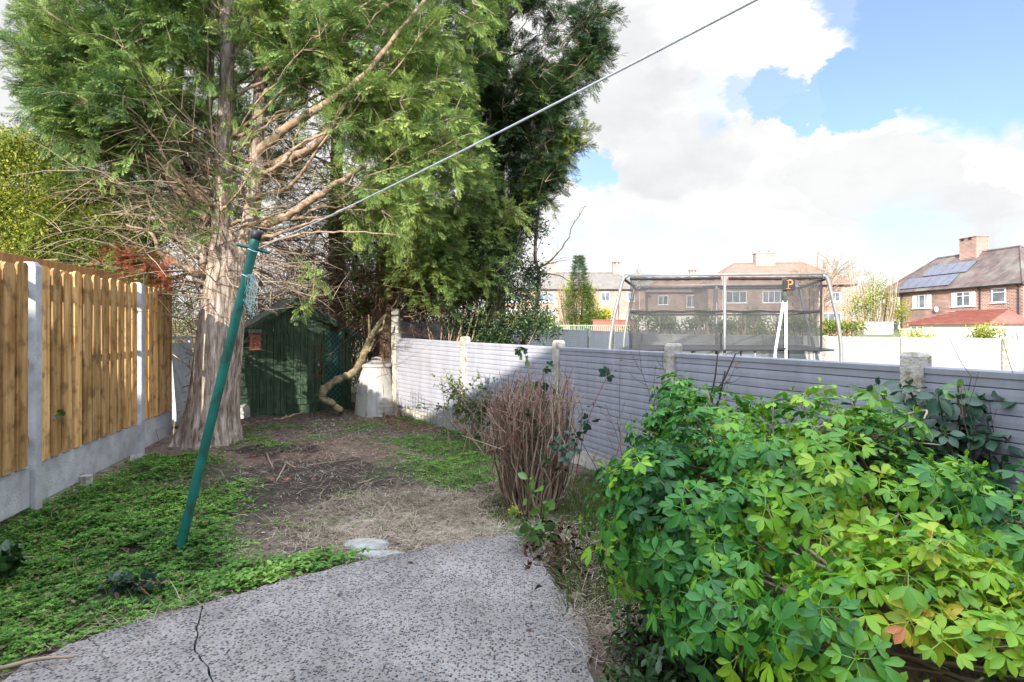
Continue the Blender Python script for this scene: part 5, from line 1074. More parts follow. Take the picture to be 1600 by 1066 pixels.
wiry('bare_rose', (2.12, 2.78, 0), (.35, .08), 14, 1.12, 'tangle of thin bare rose stems around the mossy fence post on the right', r=.0028, sub=7)
wiry('bare_rose', (2.62, 2.55, 0), (.3, .1), 14, 1.2, 'bare twiggy rose rising at the far right edge of the fence', 'stem', .003, 6, leaf=(12, .05, .3))
wiry('rose_stems', (1.30, 4.35, 0), (.35, .1), 10, 1.16, 'dark rose stems with small maroon shoots beside the fence post behind the big bush', 'darktwig', .0035, 6, leaf=(34, .022, 1.0))
wiry('climbing_rose', (.92, 4.3, 0), (.25, .1), 6, 1.0, 'thin rose canes against the grey fence left of the big bush', 'stem', .0035, 5)
g = Geo()
for (x0, y0, x1, y1, Y) in [(1052, 690, 1034, 596, 3.3), (1120, 660, 1133, 580, 2.9), (1110, 640, 1150, 552, 3.6), (1110, 640, 1122, 548, 3.6)]:
    A = at(x0, y0, Y); B = at(x1, y1, Y); A2 = A.copy(); A2[2] = .0; g.tube(spline([A2, A, (A+B)/2+rng.normal(0, .01, 3), B], 8), np.linspace(.008, .004, 8), 6, .4)
tag(g.build('upright_canes', 'darktwig', smooth=True), 'few stiff cut canes sticking up out of the top of the big bush', 'canes')

# pruned twiggy shrub in the middle
TB = np.array([.16, 4.45, 0]); tb = empty('pruned_shrub', TB, 0, 'hard pruned leafless shrub with a dense brush of upright reddish stems', 'shrub'); g = Geo(); g2 = Geo()
for k in range(290):
    a = rng.uniform(0, 2*pi); rr = sqrt(rng.random()); A = np.array([.20*rr*cos(a), .20*rr*sin(a), 0]); tp = np.array([.34*rr*cos(a)+rng.normal(0, .03), .30*rr*sin(a), rng.uniform(.70, 1.02)-.08*rr])
    P = spline([A, A*.7+tp*.3+rng.normal(0, .04, 3), A*.3+tp*.7+rng.normal(0, .05, 3), tp+[0, 0, rng.normal(0, .05)]], 12); r_ = rng.uniform(.0028, .011); g.tube(P, np.linspace(r_, r_*.45, 12), 5, rng.uniform(.1, .75))
    for _ in range(rng.integers(2, 6)):
        i = rng.integers(5, 12); d_ = nrm(rng.normal(size=3)*.55+[0, 0, .9]); l_ = rng.uniform(.06, .22); g2.tube([P[i], P[i]+d_*l_*.5+rng.normal(0, .008, 3), P[i]+d_*l_], [.003, .0022, .0012], 4, rng.uniform(.45, 1), cap=False)
for k in range(26):
    A = np.array([rng.normal(0, .15), rng.normal(0, .15), rng.uniform(.05, .7)]); d_ = nrm(rng.normal(size=3)*[1, 1, .5]); g.tube([A, A+d_*.15, A+d_*.34], [.004, .003, .002], 4, rng.random())
g.build('stem', 'stem', tb); g2.build('twig', 'stem', tb)
def sprig_plant(name, base, canes, label, size=.04, tint=.5, m_='lowleaf', cat='plant', stem_m='stem', per=6, lf=3, petiole=.02, r=.004, tmpl=ROUND):
    b_ = np.array(base, float); root = empty(name, b_, 0, label, cat); g = Geo(); gf = Geo(); Ps = []; As = []
    for c_ in canes:
        P = spline([np.array(q)-b_ for q in c_], 16); g.tube(P, np.linspace(r, r*.4, 16), 5, rng.random())
        for i in rng.integers(5, 16, per): Ps.append(P[i]); As.append(nrm(rng.normal(size=3)+[0, -.2, .5]))
    Ps = np.array(Ps); rosette_bush(gf, Ps, np.array(As), np.clip(tint+rng.normal(0, .15, len(Ps)), 0, 1), size, 2, lf, petiole, tmpl); g.build('stem', stem_m, root); gf.build('leaves', m_, root, smooth=True); return root
def cn(*q): return [at(*c_) for c_ in q]
sprig_plant('bramble', (.20, 4.5, .0), [cn((835, 770, 4.55), (830, 640, 4.5), (822, 560, 4.45), (812, 545, 4.4)), cn((845, 760, 4.5), (850, 640, 4.45), (850, 580, 4.4), (870, 570, 4.3)), cn((850, 760, 4.5), (868, 650, 4.4), (862, 600, 4.35)), cn((840, 760, 4.5), (845, 700, 4.3), (830, 640, 4.2))], 'leafy bramble shoots growing up through the pruned shrub', .052, .55, 'broad', per=7)
sprig_plant('bramble', (.50, 4.35, .0), [cn((895, 770, 4.4), (910, 690, 4.35), (925, 640, 4.3), (948, 590, 4.3), (958, 572, 4.3)), cn((890, 760, 4.4), (900, 700, 4.2), (912, 660, 4.1)), cn((880, 770, 4.4), (880, 720, 4.1), (895, 680, 4.0)), cn((870, 770, 4.3), (850, 720, 4.0), (868, 690, 3.9))], 'arching bramble cane leaning out right of the pruned shrub toward the fence', .048, .35, 'broad', per=6)
HB = np.array([.17, 3.85, 0]); canes = [cn((835, 850, 3.75), (826, 800, 3.7), (833, 750, 3.65)), cn((838, 850, 3.75), (850, 800, 3.6), (842, 775, 3.6)), cn((836, 850, 3.75), (815, 810, 3.6), (805, 800, 3.55)), cn((840, 850, 3.7), (845, 830, 3.55), (850, 845, 3.45)), cn((834, 850, 3.7), (830, 830, 3.5), (818, 850, 3.4))]
sprig_plant('hydrangea', HB, canes, 'pale veined green and cream hydrangea leaves drooping at the patio corner', .085, .92, 'broad', per=4, lf=1, petiole=.03, r=.006)
g = Geo(); P = np.array([at(803, 797, 3.6)+rng.normal(0, .016, 3) for _ in range(120)]); g.stamp(*TINY, P, rdir(120), rdir(120), rng.uniform(.012, .022, 120), rng.uniform(.85, 1, 120)); tag(g.build('flower_head', 'hedge'), 'small pale yellow green flower head at the left of the hydrangea', 'flower')
g = Geo(); n = 200; P = HB+np.column_stack([rng.normal(.12, .12, n), rng.normal(-.45, .22, n), rng.uniform(.0, .16, n)]); g.stamp(*leaf_tmpl(4, 'ov', .5, -.6), P, rdir(n)+[0, 0, -.2], rdir(n), rng.uniform(.025, .065, n), rng.uniform(0, .7, n))
tag(g.build('withered_leaves', 'litter', smooth=True), 'shrivelled dark brown leaves collapsed along the patio edge', 'dead leaves')
g = Geo(); n = 700; P = np.column_stack([rng.uniform(.25, .75, n), rng.uniform(2.7, 3.6, n), np.zeros(n)]); D = rdir(n)*.55+[0, 0, 1]; Lh = rng.uniform(.06, .16, n); g.stamp(*BLADE, P, D, rdir(n), np.column_stack([Lh, np.full(n, .009), Lh]), rng.uniform(.1, .6, n))
tag(g.build('bulb_leaves', 'grass'), 'dark strap like leaves of bulbs behind the patio corner', 'plant')
# small shrub further back by the fence
sprig_plant('fuchsia', (-.50, 7.1, 0), [[(-.50, 7.1, 0), (-.50+rng.normal(0, .18), 7.05, .35), (-.50+rng.normal(0, .38), 6.95+rng.normal(0, .2), rng.uniform(.45, .92))] for _ in range(34)], 'small leafy shrub with green and orange tinted leaves before the fence post', .034, .45, 'rose', 'shrub', per=16, lf=1, petiole=.006, r=.005)
g = Geo()
for k in range(60):
    A = np.array([-.1+rng.normal(0, .25), 6.4+rng.normal(0, .2), 0]); d_ = nrm(rng.normal(size=3)*.4+[0, 0, 1]); l_ = rng.uniform(.4, .9); g.tube([A, A+d_*l_*.5, A+d_*l_+rng.normal(0, .05, 3)], [.005, .004, .002], 4, rng.random())
tag(g.build('twiggy_bush', 'stem'), 'low bare twiggy bush between the fuchsia and the pruned shrub', 'bush')
# scattered dark weeds at the left
sprig_plant('dark_weed', (-2.9, 3.15, 0), [[(-2.9, 3.15, 0), (-2.9+rng.normal(0, .12), 3.1, .14), (-2.9+rng.normal(0, .25), 3.05+rng.normal(0, .15), rng.uniform(.1, .26))] for _ in range(9)], 'big dark leaved weed below the timber fence at the left edge', .06, .25, 'lowleaf', per=5)
sprig_plant('dark_weed', (-1.95, 2.98, 0), [[(-1.95, 2.98, 0), (-1.95+rng.normal(0, .05), 2.95, .08), (-1.95+rng.normal(0, .14), 2.9+rng.normal(0, .08), rng.uniform(.05, .12))] for _ in range(7)], 'bluish dark weed close to the foot of the green pole', .04, .1, 'broad', per=4)
sprig_plant('fence_seedling', (-3.62, 4.75, .35), [cn((92, 650, 4.55), (80, 655, 4.5), (84, 645, 4.45)), cn((92, 650, 4.55), (96, 642, 4.5), (100, 636, 4.45))], 'small green sprig poking through the boards nearest the big concrete post', .05, .3, 'lowleaf', per=2, lf=1)
sprig_plant('fence_seedling', (-3.70, 5.15, .35), [cn((122, 650, 4.95), (118, 645, 4.9), (128, 643, 4.85))], 'small green sprig poking through the boards further along', .045, .3, 'lowleaf', per=3, lf=1)
g = Geo()
for (x, y) in ((218, 700), (222, 695), (232, 690), (236, 694), (245, 692), (212, 690)):
    A = gp(x, y, 0); g.tube([A, A+[rng.normal(0, .03), 0, rng.uniform(.1, .24)]], [.010, .007], 6, .2)
tag(g.build('cut_stumps', 'stem'), 'cluster of short cut stems at the foot of the second concrete fence post', 'stumps')

# ------------------------------------------------------------------ trampoline next door
TR = np.array([2.42, 12.3, 0]); N1 = np.array([0., 0]); ax = nrm(np.array([4.3, -.15])); ay = nrm(np.array([.9, 3.0])); LW, LD = 4.3, 3.1
tr_ = empty('trampoline', TR, 0, 'large rectangular trampoline with arched steel poles and black safety net in the next garden', 'trampoline')
def tp(u, v, z): q = N1+ax*u*LW+ay*v*LD; return np.array([q[0], q[1], z])
ZT = 2.50; ZB = .95
axo = np.array([*ax, 0])
for (v, sg, u) in ((0, -1, 0), (1, -1, 0), (0, 1, 1), (1, 1, 1)):
    g = Geo(); b_ = tp(u, v, 0); o_ = axo*sg
    g.tube(spline([b_+o_*.30, b_+o_*.31+[0, 0, .9], b_+o_*.24+[0, 0, 1.5], b_+o_*.12+[0, 0, 2.05], b_+o_*.02+[0, 0, 2.45], b_-o_*.08+[0, 0, ZT+.03]], 22), .038, 12); g.build('arched_pole', 'steel', tr_, smooth=True)
for v in (0, 1):
    g = Geo(); g.tube([tp(.5, v, 0), tp(.5, v, ZT+.02)], .032, 10); g.build('upright_pole', 'steel', tr_, smooth=True)
    g = Geo(); g.tube([tp(0, v, ZT+.04), tp(.5, v, ZT+.05), tp(1, v, ZT+.06)], .028, 10); g.build('top_rail', 'steel', tr_, smooth=True)
for v in (0, 1):
    for (u0, u1) in ((.03, .48), (.52, .98)):
        g = Geo(); P = spline([tp(u0, v, ZT-.03), tp((u0+u1)/2, v, ZT-.035), tp(u1, v, ZT-.02)], 20); P[:, 1] -= .0; g.tube(P, .034+.006*np.sin(np.arange(20)*2.7), 8); g.build('net_roll', 'black', tr_)
g = Geo()
for u in (0, 1): P = [tp(u, 0, ZT-.04), tp(u+.015*(1-2*u), .5, ZT-.07), tp(u, 1, ZT-.04)]; g.tube(P, .03, 8)
g.build('side_rail', 'black', tr_)
def netwall(a0, a1, name='net_panel'):
    g = Geo(); k = 24; us = np.linspace(0, 1, k); zs = np.linspace(ZB-.1, ZT-.04, 9); V = []
    A = np.array(a0); B = np.array(a1); nn_ = np.cross(nrm(B-A), [0, 0, 1])
    for z in zs:
        for u in us: s_ = sin(pi*(z-zs[0])/(zs[-1]-zs[0])); V.append(A*(1-u)+B*u+[0, 0, z]+nn_*(.015*sin(u*23+z*3)-.03*s_))
    i = np.arange(8)[:, None]*k; j = np.arange(k-1)[None]; g.add(V, [np.stack([i+j, i+j+1, i+k+j+1, i+k+j], -1).reshape(-1, 4)]); g.build(name, 'net', tr_, smooth=True)
netwall(tp(.03, .02, 0), tp(.49, .02, 0)); netwall(tp(.51, .02, 0), tp(.97, .02, 0)); netwall(tp(.03, .98, 0), tp(.97, .98, 0)); netwall(tp(.03, .02, 0), tp(.03, .98, 0)); netwall(tp(.97, .02, 0), tp(.97, .98, 0))
for v in (.02, .98):
    g = Geo(); P = np.array([tp(u, v, 1.76+.01*sin(u*40)) for u in np.linspace(.03, .97, 30)]); g.add(np.vstack([P-[0, .004, .022], P-[0, .004, -.022]]), [np.stack([np.arange(29), np.arange(29)+1, np.arange(29)+31, np.arange(29)+30], -1)]); g.build('net_strap', 'black', tr_)
g = Geo()
for u in (.03, .97): P = np.array([tp(u, v, 1.76) for v in np.linspace(.02, .98, 10)]); g.add(np.vstack([P-[0, 0, .022], P+[0, 0, .022]]), [np.stack([np.arange(9), np.arange(9)+1, np.arange(9)+11, np.arange(9)+10], -1)])
g.build('net_strap', 'black', tr_)
g = Geo()
for a, b in ((tp(.0, .0, .93), tp(1, 0, .93)), (tp(0, 1, .93), tp(1, 1, .93)), (tp(0, 0, .93), tp(0, 1, .93)), (tp(1, 0, .93), tp(1, 1, .93))): g.bar(a, b, .3, .035)
g.build('edge_pad', 'black', tr_, bevel=.01)
g = Geo(); V = [tp(.03, .03, .93), tp(.97, .03, .93), tp(.97, .97, .93), tp(.03, .97, .93)]; g.add(V+[q-[0, 0, .01] for q in V], [np.array([[0, 1, 2, 3], [7, 6, 5, 4]])]); g.build('jumping_mat', 'black', tr_)
g = Geo()
for u in (.06, .35, .65, .94):
    for v in (0, 1): g.tube([tp(u, v, 0), tp(u, v, .92)], .022, 8)
g.build('base_leg', 'steel', tr_)
g = Geo()
for (u, z) in ((.03, 1.3), (.48, 1.3), (.97, 1.2)): g.bar(tp(u, 0, ZB-.05)+[0, -.03, 0], tp(u, 0, z if u != .97 else ZT-.1)+[0, -.03, 0], .012, .045)
g.build('net_sleeve', 'black', tr_)
# white A-frame with badge
AF = at(1218, 556, 11.95); AF[2] = 0; af = empty('white_a_frame', AF, 0, 'white A shaped frame with dark sleeve standing in front of the trampoline net', 'frame')
g = Geo(); q1 = at(1226, 470, 12.0)-AF; g.tube([at(1209, 560, 11.8)*[1, 1, 0]-AF*[1, 1, 0]+[-.04, 0, 0], at(1212, 545, 11.85)-AF, q1+[-.02, 0, 0]], .028, 10); g.tube([at(1229, 560, 11.9)*[1, 1, 0]-AF*[1, 1, 0], at(1228, 545, 11.95)-AF, q1+[.03, 0, 0]], .028, 10); g.build('leg', 'white', af, smooth=True)
g = Geo(); g.tube([q1-[0, 0, .03], at(1226, 436, 12.05)-AF], .05, 10); g.build('sleeve', 'felt', af, smooth=True)
g = Geo(); g.bar(at(1213, 545, 11.85)-AF, at(1228, 545, 11.95)-AF, .05, .03); g.build('crossbar', 'black', af)
bc = at(1233, 445, 11.93)-AF; g = Geo(); g.box(bc, (.24, .03, .24)); bdg = g.build('badge', 'black', af, bevel=.006)
g = Geo(); y_ = bc[1]-.020
g.bar([bc[0]-.03, y_, bc[2]-.075], [bc[0]-.03, y_, bc[2]+.085], .008, .032, up=(0, 1, 0)); g.bar([bc[0]-.075, y_, bc[2]-.085], [bc[0]+.015, y_, bc[2]-.085], .008, .022, up=(0, 1, 0)); g.bar([bc[0]-.07, y_, bc[2]+.088], [bc[0]+.01, y_, bc[2]+.088], .008, .024, up=(0, 1, 0))
a_ = np.linspace(-pi/2, pi/2, 11); ci = [(bc[0]+.01+.05*cos(a), y_-.004, bc[2]+.045+.045*sin(a)) for a in a_]; g.tube([(bc[0]-.02, y_-.004, bc[2]+.0)]+ci+[(bc[0]-.02, y_-.004, bc[2]+.09)], .014, 6)
g.build('letter', 'orange', af)

# ------------------------------------------------------------------ houses
def window(parent, x, z, w, h, bars=1, y=0, transom=False, curtain=False):
    g = Geo(); t_ = .07
    g.box((x, y-.03, z+t_/2), (w, .07, t_)); g.box((x, y-.03, z+h-t_/2), (w, .07, t_))
    for s_ in (-1, 1): g.box((x+s_*(w/2-t_/2), y-.03, z+h/2), (t_, .066, h-2*t_))
    for i in range(bars): xx = x-w/2+w*(i+1)/(bars+1); g.box((xx, y-.03, z+h/2), (t_*.9, .06, h-2*t_))
    if transom: g.box((x, y-.03, z+h*.72), (w-2*t_, .056, t_*.8))
    wn_ = g.build('window', 'white', parent)
    g = Geo(); g.box((x, y-.005, z+h/2), (w-2*t_, .02, h-2*t_)); g.build('pane', 'glass', wn_)
    if curtain:
        g = Geo()
        for s_ in (-1, 1): g.box((x+s_*(w*.36), y-.018, z+h/2), (w*.2, .012, h-2*t_-.02))
        g.build('curtain', 'curtain', wn_)
    g = Geo(); g.box((x, y-.06, z-.04), (w+.16, .16, .07)); g.build('sill', 'white', wn_)
def hip_roof(L_, Dp, ze, zr, over=.35, hipin=None):
    hipin = Dp/2 if hipin is None else hipin; x, y = L_/2+over, Dp/2+over; r_ = L_/2-hipin
    g = Geo(); V = [(-x, -y, ze), (x, -y, ze), (x, y, ze), (-x, y, ze), (-r_, 0, zr), (r_, 0, zr)]; V += [(a, b, ze-.14) for a, b, _ in V[:4]]
    g.add(V, [np.array([[0, 1, 5, 4], [2, 3, 4, 5]]), np.array([[1, 2, 5], [3, 0, 4]]), np.array([[6, 7, 1, 0], [7, 8, 2, 1], [8, 9, 3, 2], [9, 6, 0, 3], [9, 8, 7, 6]])]); return g
def house(name, loc_, rz, L_, Dp, ze, zr, label, wall='redbrick', roof='tile_brown', wins=(), chims=(), hipin=None, pipes=()):
    h = empty(name, loc_, rz, label, 'house'); g = Geo(); g.box((0, 0, (ze-.16)/2-.3), (L_, Dp, ze-.16+.6)); g.build('wall', wall, h)
    rf = hip_roof(L_, Dp, ze, zr, hipin=hipin).build('roof', roof, h)
    g = Geo(); y = Dp/2+.42; g.bar((-L_/2-.35, -y, ze-.06), (L_/2+.35, -y, ze-.06), .12, .10); g.build('gutter', 'black', h)
    r_ = L_/2-(Dp/2 if hipin is None else hipin)
    g = Geo(); g.tube([(-r_, 0, zr+.02), (r_, 0, zr+.02)], .11, 8)
    for sx in (-1, 1):
        for sy in (-1, 1): g.tube([(sx*r_, 0, zr+.02), (sx*(L_/2+.35), sy*(Dp/2+.35), ze+.02)], .10, 6)
    g.build('ridge_tiles', roof, rf)
    for (x, y, w, dd, z0, z1, pots) in chims:
        g = Geo(); g.box((x, y, (z0+z1)/2), (w, dd, z1-z0)); g.box((x, y, z1+.05), (w+.14, dd+.14, .10)); g.box((x, y, z0+(z1-z0)*.28), (w+.08, dd+.08, .08)); c_ = g.build('chimney', wall, h)
        if not pots:
            g2_ = Geo()
            for sx in (-.22, .22): g2_.box((x+sx*w-.1, y-dd/2-.075, z1-.08), (w*.17, .02, .22))
            g2_.build('flue_opening', 'black', c_)
        g = Geo()
        for i in range(pots): xx = x-w/2+w*(i+.5)/pots; g.lathe([(.13, z1+.1), (.11, z1+.4), (.13, z1+.42), (.1, z1+.42), (.08, z1+.2)], (xx, y, 0), 12)
        if pots: g.build('chimney_pot', 'terracotta', c_)
    for (x, z, w, hh, bars, tm, cu) in wins: window(h, x, z, w, hh, bars, -Dp/2, tm, cu)
    for x in pipes: g = Geo(); g.tube([(x, -Dp/2-.08, -.2), (x, -Dp/2-.08, ze-.3), (x, -Dp/2-.36, ze-.12)], .05, 8); g.build('downpipe', 'black', h)
    return h
# right-hand house with solar panels
RH = house('brick_house', (45.6, 55.95, 0), radians(-85), 16.0, 7.0, 5.2, 8.8, 'red brick semi detached house with solar panels on its brown hipped roof', 'redbrick', 'tile_brown',
           wins=[(-6.05, 3.5, 1.1, 1.25, 0, True, True), (-2.5, 3.45, 2.3, 1.35, 2, False, True), (2.3, 3.45, 2.5, 1.35, 1, True, True), (5.85, 3.65, 1.3, 1.25, 0, True, False), (-6.0, .9, 1.1, 1.4, 0, True, True)],
           chims=[(-.2, 0, 1.9, 1.3, 7.6, 10.3, 0)], pipes=(-5.1, 4.1, 7.7))
sl = math.atan2(3.6, 3.85)
def sol(x, t): return np.array([x, -3.85+3.85*t, 5.2+3.6*t])+np.array([0, -sin(sl), cos(sl)])*.09
for row, (xs, t) in enumerate((([-5.0, -3.95, -2.9, -1.85, -.8, .25], .24), ([-3.4, -2.35, -1.3, -.25, .8], .585))):
    for x in xs:
        g = Geo(); g.box(sol(x, t), (1.0, 1.62, .05), rot3(sl, 0, 0)); g.build('solar_panel', 'solar', RH)
g = Geo(); g.lathe([(0, 0), (.16, .02), (.28, .10)], (0, 0, 0), 20); V = g.V[0]; g.V[0] = np.column_stack([V[:, 0]-.3, -3.6-V[:, 2]-.15, V[:, 1]+3.3]); g.build('satellite_dish', 'white', RH)
g = Geo(); g.lathe([(0, 0), (.14, .02), (.26, .10)], (0, 0, 0), 20); V = g.V[0]; g.V[0] = np.column_stack([V[:, 0]-7.2, -3.6-V[:, 2]-.15, V[:, 1]+4.4]); g.build('satellite_dish', 'white', RH)
ex = empty('rear_extension', RH.matrix_world.translation if False else (45.6, 55.95, 0), radians(-85), 'single storey rear extension with a red tiled lean to roof on the brick house', 'extension')
g = Geo(); g.box((4.2, -5.3, .8), (8.4, 3.4, 2.0)); g.build('wall', 'render', ex)
g = Geo(); V = [(-.3, -7.3, 1.85), (8.8, -7.3, 1.85), (8.8, -3.5, 1.85), (-.3, -3.5, 1.85), (1.9, -3.55, 3.05), (6.9, -3.55, 3.05)]; V += [(a, b, 1.72) for a, b, _ in V[:4]]
g.add(V, [np.array([[0, 1, 5, 4], [6, 7, 1, 0], [7, 8, 2, 1], [8, 9, 3, 2], [9, 6, 0, 3]]), np.array([[1, 2, 5], [3, 0, 4]])]); rf = g.build('roof', 'tile_red', ex)
g = Geo()
for i in range(9): t = (i+.5)/9; g.bar((-.3+2.2*t, -7.3+3.75*t-.03, 1.89+1.2*t), (8.8-1.9*t, -7.3+3.75*t-.03, 1.89+1.2*t), .10, .09)
g.build('tile_course', 'tile_red', rf); window(ex, 1.0, .1, 1.5, 1.5, 1, -7.0)
# terraces behind
house('brick_house', (8.3, 88.5, 2.0), 0, 23.0, 8, 5.2, 8.0, 'pale brick terrace with tan roof behind the small conifer and bare sapling', 'palebrick', 'tile_tan',
      wins=[(-3.2, 3.3, 2.2, 1.35, 2, 0, 0), (-3.2, .8, 2.2, 1.35, 2, 0, 0), (5.6, 3.35, 1.3, 1.4, 1, 0, 0), (9.3, 3.35, 1.2, 1.4, 1, 0, 0), (9.5, .6, 1.2, 1.6, 0, 0, 0), (-8, 3.3, 2.2, 1.35, 2, 0, 0), (-8, .8, 2.2, 1.35, 2, 0, 0), (2.4, .8, 1.2, 1.4, 1, 0, 0)],
      chims=[(-2.2, 0, 1.5, 1, 7.2, 9.6, 0), (8.0, 0, 1.3, 1, 7.2, 9.6, 0)], pipes=(7.5,))
house('brick_house', (27.5, 91, 2.0), 0, 15, 8, 4.9, 7.4, 'low roofed brick house seen through the left half of the trampoline net', 'palebrick', 'tile_orange',
      wins=[(-4.4, 3.0, 1.5, 1.4, 1, 0, 0), (.4, 2.6, 2.4, 1.8, 2, 0, 0), (5, 2.9, 2.2, 1.4, 2, 0, 0), (-4.4, .5, 1.4, 1.4, 1, 0, 0), (3, .5, 2.0, 1.4, 1, 0, 0)], chims=[(1.5, 0, 1.2, .9, 6.8, 8.6, 0)])
house('brick_house', (32.4, 72, 1.6), radians(-6), 16.5, 8, 4.95, 8.0, 'brick house with orange roof and wide chimney behind the right half of the trampoline', 'palebrick', 'tile_orange',
      wins=[(-5.0, 2.85, 2.4, 1.4, 2, 0, 0), (-.6, 2.85, 2.7, 1.4, 3, 0, 0), (6.3, 2.95, 1.1, 1.1, 1, 0, 0), (-5.0, .3, 2.2, 1.3, 2, 0, 0), (5.9, .2, 2.2, 1.4, 2, 0, 0), (-.6, .3, 2.2, 1.3, 2, 0, 0)], chims=[(-.5, 0, 2.3, 1.2, 7.0, 9.2, 2)], pipes=(3.4, -7.6))
# our own house behind the camera: its eaves cast the shade over the foreground
hn = np.array([-.322, .947]); ha = math.atan2(.322, .947)
hc = np.array([0, -3.7])-hn*4.5+np.array([.947, .322])*(-3)
OH = empty('brick_house', (*hc, 0), ha+pi, 'long brick house at the near end of the garden casting the shade', 'house')
g = Geo(); g.box((0, 0, 2.35), (32, 8.9, 5.1)); g.build('wall', 'redbrick', OH)
hip_roof(32, 8.9, 5.20, 7.05, over=.25).build('roof', 'tile_brown', OH)
window(OH, -4.0, 3.2, 2.0, 1.3, 2, -4.45); window(OH, 2.0, 3.2, 2.0, 1.3, 2, -4.45); window(OH, -6.0, .9, 2.0, 1.3, 2, -4.45)

# ------------------------------------------------------------------ distant planting
def far_bush(name, x, y0, y1, Y, w, label, tint=.6, m_='hedge', n=900, size=.22, sparse=.3, cat='bush', group=None, stems=8):
    zt = EYE-(y0-HY)/F*Y; zb = max(float(far_z(np.array(0.), np.array(float(Y)))), EYE-(y1-HY)/F*Y-1); X = (x-800)/F*Y; b_ = np.array([X, Y, zb]); root = empty(name, b_, 0, label, cat, group)
    gf = Geo(); gs = Geo(); H_ = zt-zb; W_ = w/F*Y
    k = max(4, int(W_/1.2)*3)
    for i in range(k):
        C = np.array([rng.uniform(-W_/2, W_/2)*.85, rng.uniform(-.8, .8), H_*rng.uniform(.2, .82)]); leafy(gf, C, (max(.5, W_/7), .7, H_*.2), n//k, size, tint, TINY, sparse, jitter=.35)
    for i in range(stems): C = np.array([rng.uniform(-W_/2, W_/2)*.9, rng.uniform(-.5, .5), H_*rng.uniform(.7, 1.05)]); gs.tube(spline([C*[.6, 1, 0], C*[.8, 1, .5]+rng.normal(0, .15, 3), C], 6), np.linspace(.05, .015, 6), 4, rng.random())
    gf.build('foliage', m_, root); gs.build('stem', 'twig', root)
far_bush('garden_hedge', 770, 484, 505, 50, 90, 'yellow green hedge behind the bare sapling, left of the small conifer', .7, n=2200, stems=4)
far_bush('garden_hedge', 862, 490, 506, 48, 80, 'clipped hedge under the windows left of the small conifer', .6, n=2200, stems=4)
far_bush('garden_bush', 905, 440, 505, 46, 78, 'loose straw coloured bush wrapped round the small conifer', .78, n=2600, size=.2, stems=40)
far_bush('garden_bush', 950, 486, 502, 47, 45, 'bright lime green bush right of the small conifer', .9, n=1300, stems=3)
for i, (x, y0, w, t_) in enumerate([(1020, 487, 90, .35), (1100, 484, 80, .3), (1165, 482, 60, .62), (1235, 484, 80, .4)]):
    far_bush('garden_bush', x, y0, 506, 40, w, ['brown green shrubs low behind the left end of the trampoline', 'dull shrubs behind the centre pole of the trampoline', 'brighter green shrub behind the net left of the white A frame', 'straggly shrubs behind the net right of the white A frame'][i], t_, n=1600, stems=22)
far_bush('garden_tree', 1368, 425, 505, 58, 85, 'olive yellow rounded tree left of the solar panelled house', .72, n=3200, size=.2, stems=60, cat='tree', sparse=.2)
far_bush('garden_bush', 1318, 500, 512, 40, 60, 'low brown bush right of the trampoline poles', .5, n=900, stems=14)
far_bush('garden_bush', 1560, 508, 520, 30, 95, 'dry yellow green bush before the red tiled extension', .78, n=2200, size=.13, stems=20)
far_bush('garden_bush', 1450, 510, 520, 33, 50, 'thin pale bush before the patio door of the extension', .85, n=900, size=.12, stems=10)
# small conifer spire
b_ = np.array([5.3, 45, .6]); cf = empty('spire_conifer', b_, 0, 'small narrow conifer spire before the pale brick terrace', 'tree'); g = Geo(); g.tube([(0, 0, 0), (0, 0, 6.4)], [.12, .02], 6); g.build('trunk', 'bark_far', cf); gf = Geo()
n = 2600; z = rng.uniform(1.2, 6.5, n); a = rng.uniform(0, 2*pi, n); rr = np.clip((6.7-z)*.27, .03, 1.3); P = np.column_stack([rr*np.cos(a)*rng.uniform(.2, 1, n), rr*np.sin(a)*rng.uniform(.2, 1, n), z]); gf.stamp(*SPRAYS[0], P, np.column_stack([np.cos(a), np.sin(a), np.full(n, .35)]), np.tile([0, 0, 1.], (n, 1))+rdir(n)*.3, rng.uniform(.25, .5, n), np.clip(rng.normal(.6, .15, n), 0, 1)); gf.build('foliage', 'conifer', cf)
def bare_tree(name, x, y0, Y, label, H0=None, seed=1, spread=.55, r=.16, depth=4):
    g_ = np.random.default_rng(seed); zb = float(far_z(np.array(0.), np.array(float(Y)))); zt = EYE-(y0-HY)/F*Y; H_ = zt-zb; root = empty(name, ((x-800)/F*Y, Y, zb), 0, label, 'tree'); g = Geo(); gt = Geo()
    gt.tube(spline([(0, 0, 0), (.05, 0, H_*.2), (0, .05, H_*.42)], 6), np.linspace(r, r*.7, 6), 8)
    def rec(A, D, ln, rr, dp):
        P = spline([A, A+D*ln*.5+g_.normal(0, .06*ln, 3), A+D*ln], 5); g.tube(P, np.linspace(rr, rr*.6, 5), 4, g_.random(), cap=False)
        if dp == 0: return
        for _ in range(4 if dp > 1 else 3):
            d_ = nrm(D+g_.normal(0, spread, 3)+[0, 0, .18]); i = g_.integers(2, 5); rec(P[i], d_, ln*g_.uniform(.55, .8), rr*.55, dp-1)
    for k in range(6): rec(np.array([0, 0, H_*g_.uniform(.3, .42)]), nrm(np.array([g_.normal(0, .6), g_.normal(0, .6), 1])), H_*.27, r*.5, depth)
    gt.build('trunk', 'twig', root); g.build('branch', 'twig', root)
bare_tree('bare_tree', 1285, 385, 62, 'leafless pale tree behind the top right corner of the trampoline', seed=3)
bare_tree('bare_tree', 1340, 402, 70, 'leafless tree standing over the olive tree', seed=5, r=.13)
bare_tree('bare_tree', 1400, 418, 85, 'thin leafless tree just left of the solar panelled roof', seed=7, r=.1)
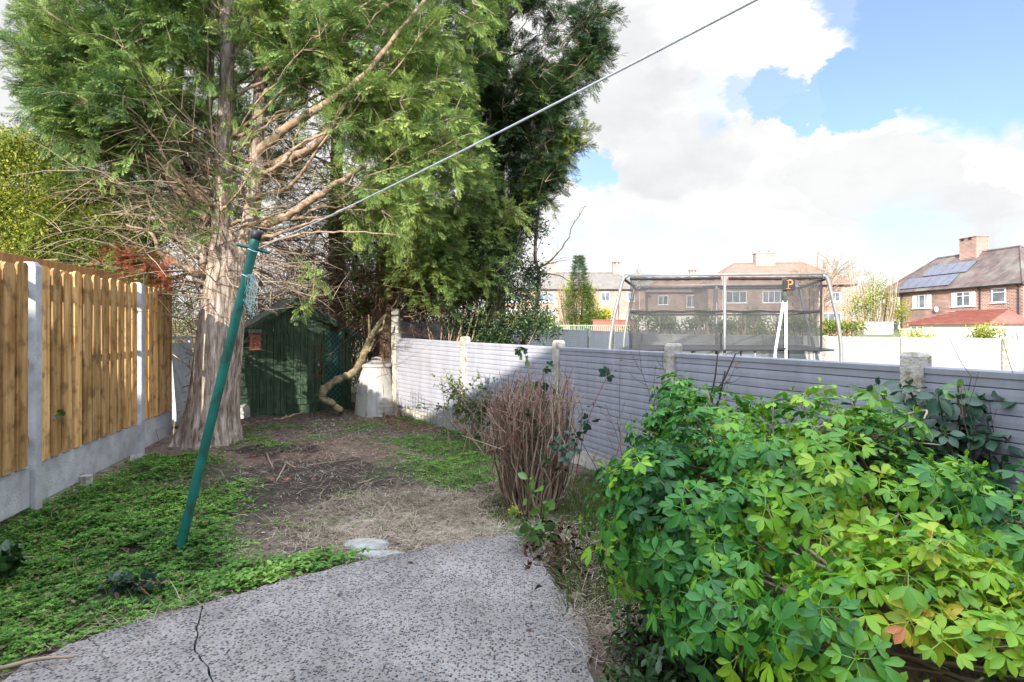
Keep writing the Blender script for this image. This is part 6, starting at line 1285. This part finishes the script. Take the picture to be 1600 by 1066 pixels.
bare_tree('bare_tree', 990, 408, 110, 'faint leafless tree above the roof end of the pale terrace', seed=9, r=.12)
# low red wall, railings, orange pallet, pale walls
g = Geo(); a = at(925, 505, 44); b_ = at(1000, 505, 43); g.box(((a[0]+b_[0])/2, 43.5, 1.55), (b_[0]-a[0], .3, .9)); g.box(((a[0]+b_[0])/2, 43.5, 2.02), (b_[0]-a[0]+.1, .4, .06)); tag(g.build('garden_wall', 'tile_red'), 'low red brick wall right of the small conifer', 'wall')
rl = Geo(); a = at(850, 510, 40)
for i in range(48): rl.box((a[0]+i*.14, 40, 1.25), (.03, .03, .75))
rl.box((a[0]+3.3, 40, 1.6), (6.8, .04, .04)); rl.box((a[0]+3.3, 40, 1.0), (6.8, .04, .04)); tag(rl.build('green_railings', mat('pale_green_paint', [(.25, .42, .28), (.32, .5, .35)])), 'pale green metal railings above the shaded back fence', 'railings')
g = Geo(); a = at(1285, 500, 45)
for i in range(6): g.box((a[0]+1.1, 45, .9+.18*i), (2.2, .12, .11))
for i in range(3): g.box((a[0]+.1+1.0*i, 44.9, 1.25), (.12, .12, 1.35))
tag(g.build('slatted_gate', mat('orange_timber', [(.30, .13, .07), (.38, .18, .10)])), 'orange slatted timber screen just right of the trampoline poles', 'screen')
g = Geo(); a = at(1350, 505, 50); b_ = at(1395, 505, 50); g.box(((a[0]+b_[0])/2, 50, 1.1), (b_[0]-a[0], .15, 1.6)); g.box(((a[0]+b_[0])/2, 50, 1.94), (b_[0]-a[0]+.1, .2, .06)); tag(g.build('rendered_wall', 'stone'), 'pale low garden wall under the olive tree', 'wall')
g = Geo(); a = at(1410, 515, 40); b_ = at(1620, 515, 40); g.box(((a[0]+b_[0])/2, 40, .75), (b_[0]-a[0], .2, 1.1)); g.box(((a[0]+b_[0])/2, 40, 1.33), (b_[0]-a[0]+.1, .28, .06)); tag(g.build('rendered_wall', 'render'), 'long cream garden wall before the red tiled extension', 'wall')
g = Geo(); a = at(1060, 500, 60); g.box((a[0]+3, 60, 1.8), (16, .2, 1.9)); g.box((a[0]+3, 60, 2.78), (16.1, .3, .08)); tag(g.build('garden_wall', 'render'), 'pale garden wall behind the shrubs seen through the netting', 'wall')
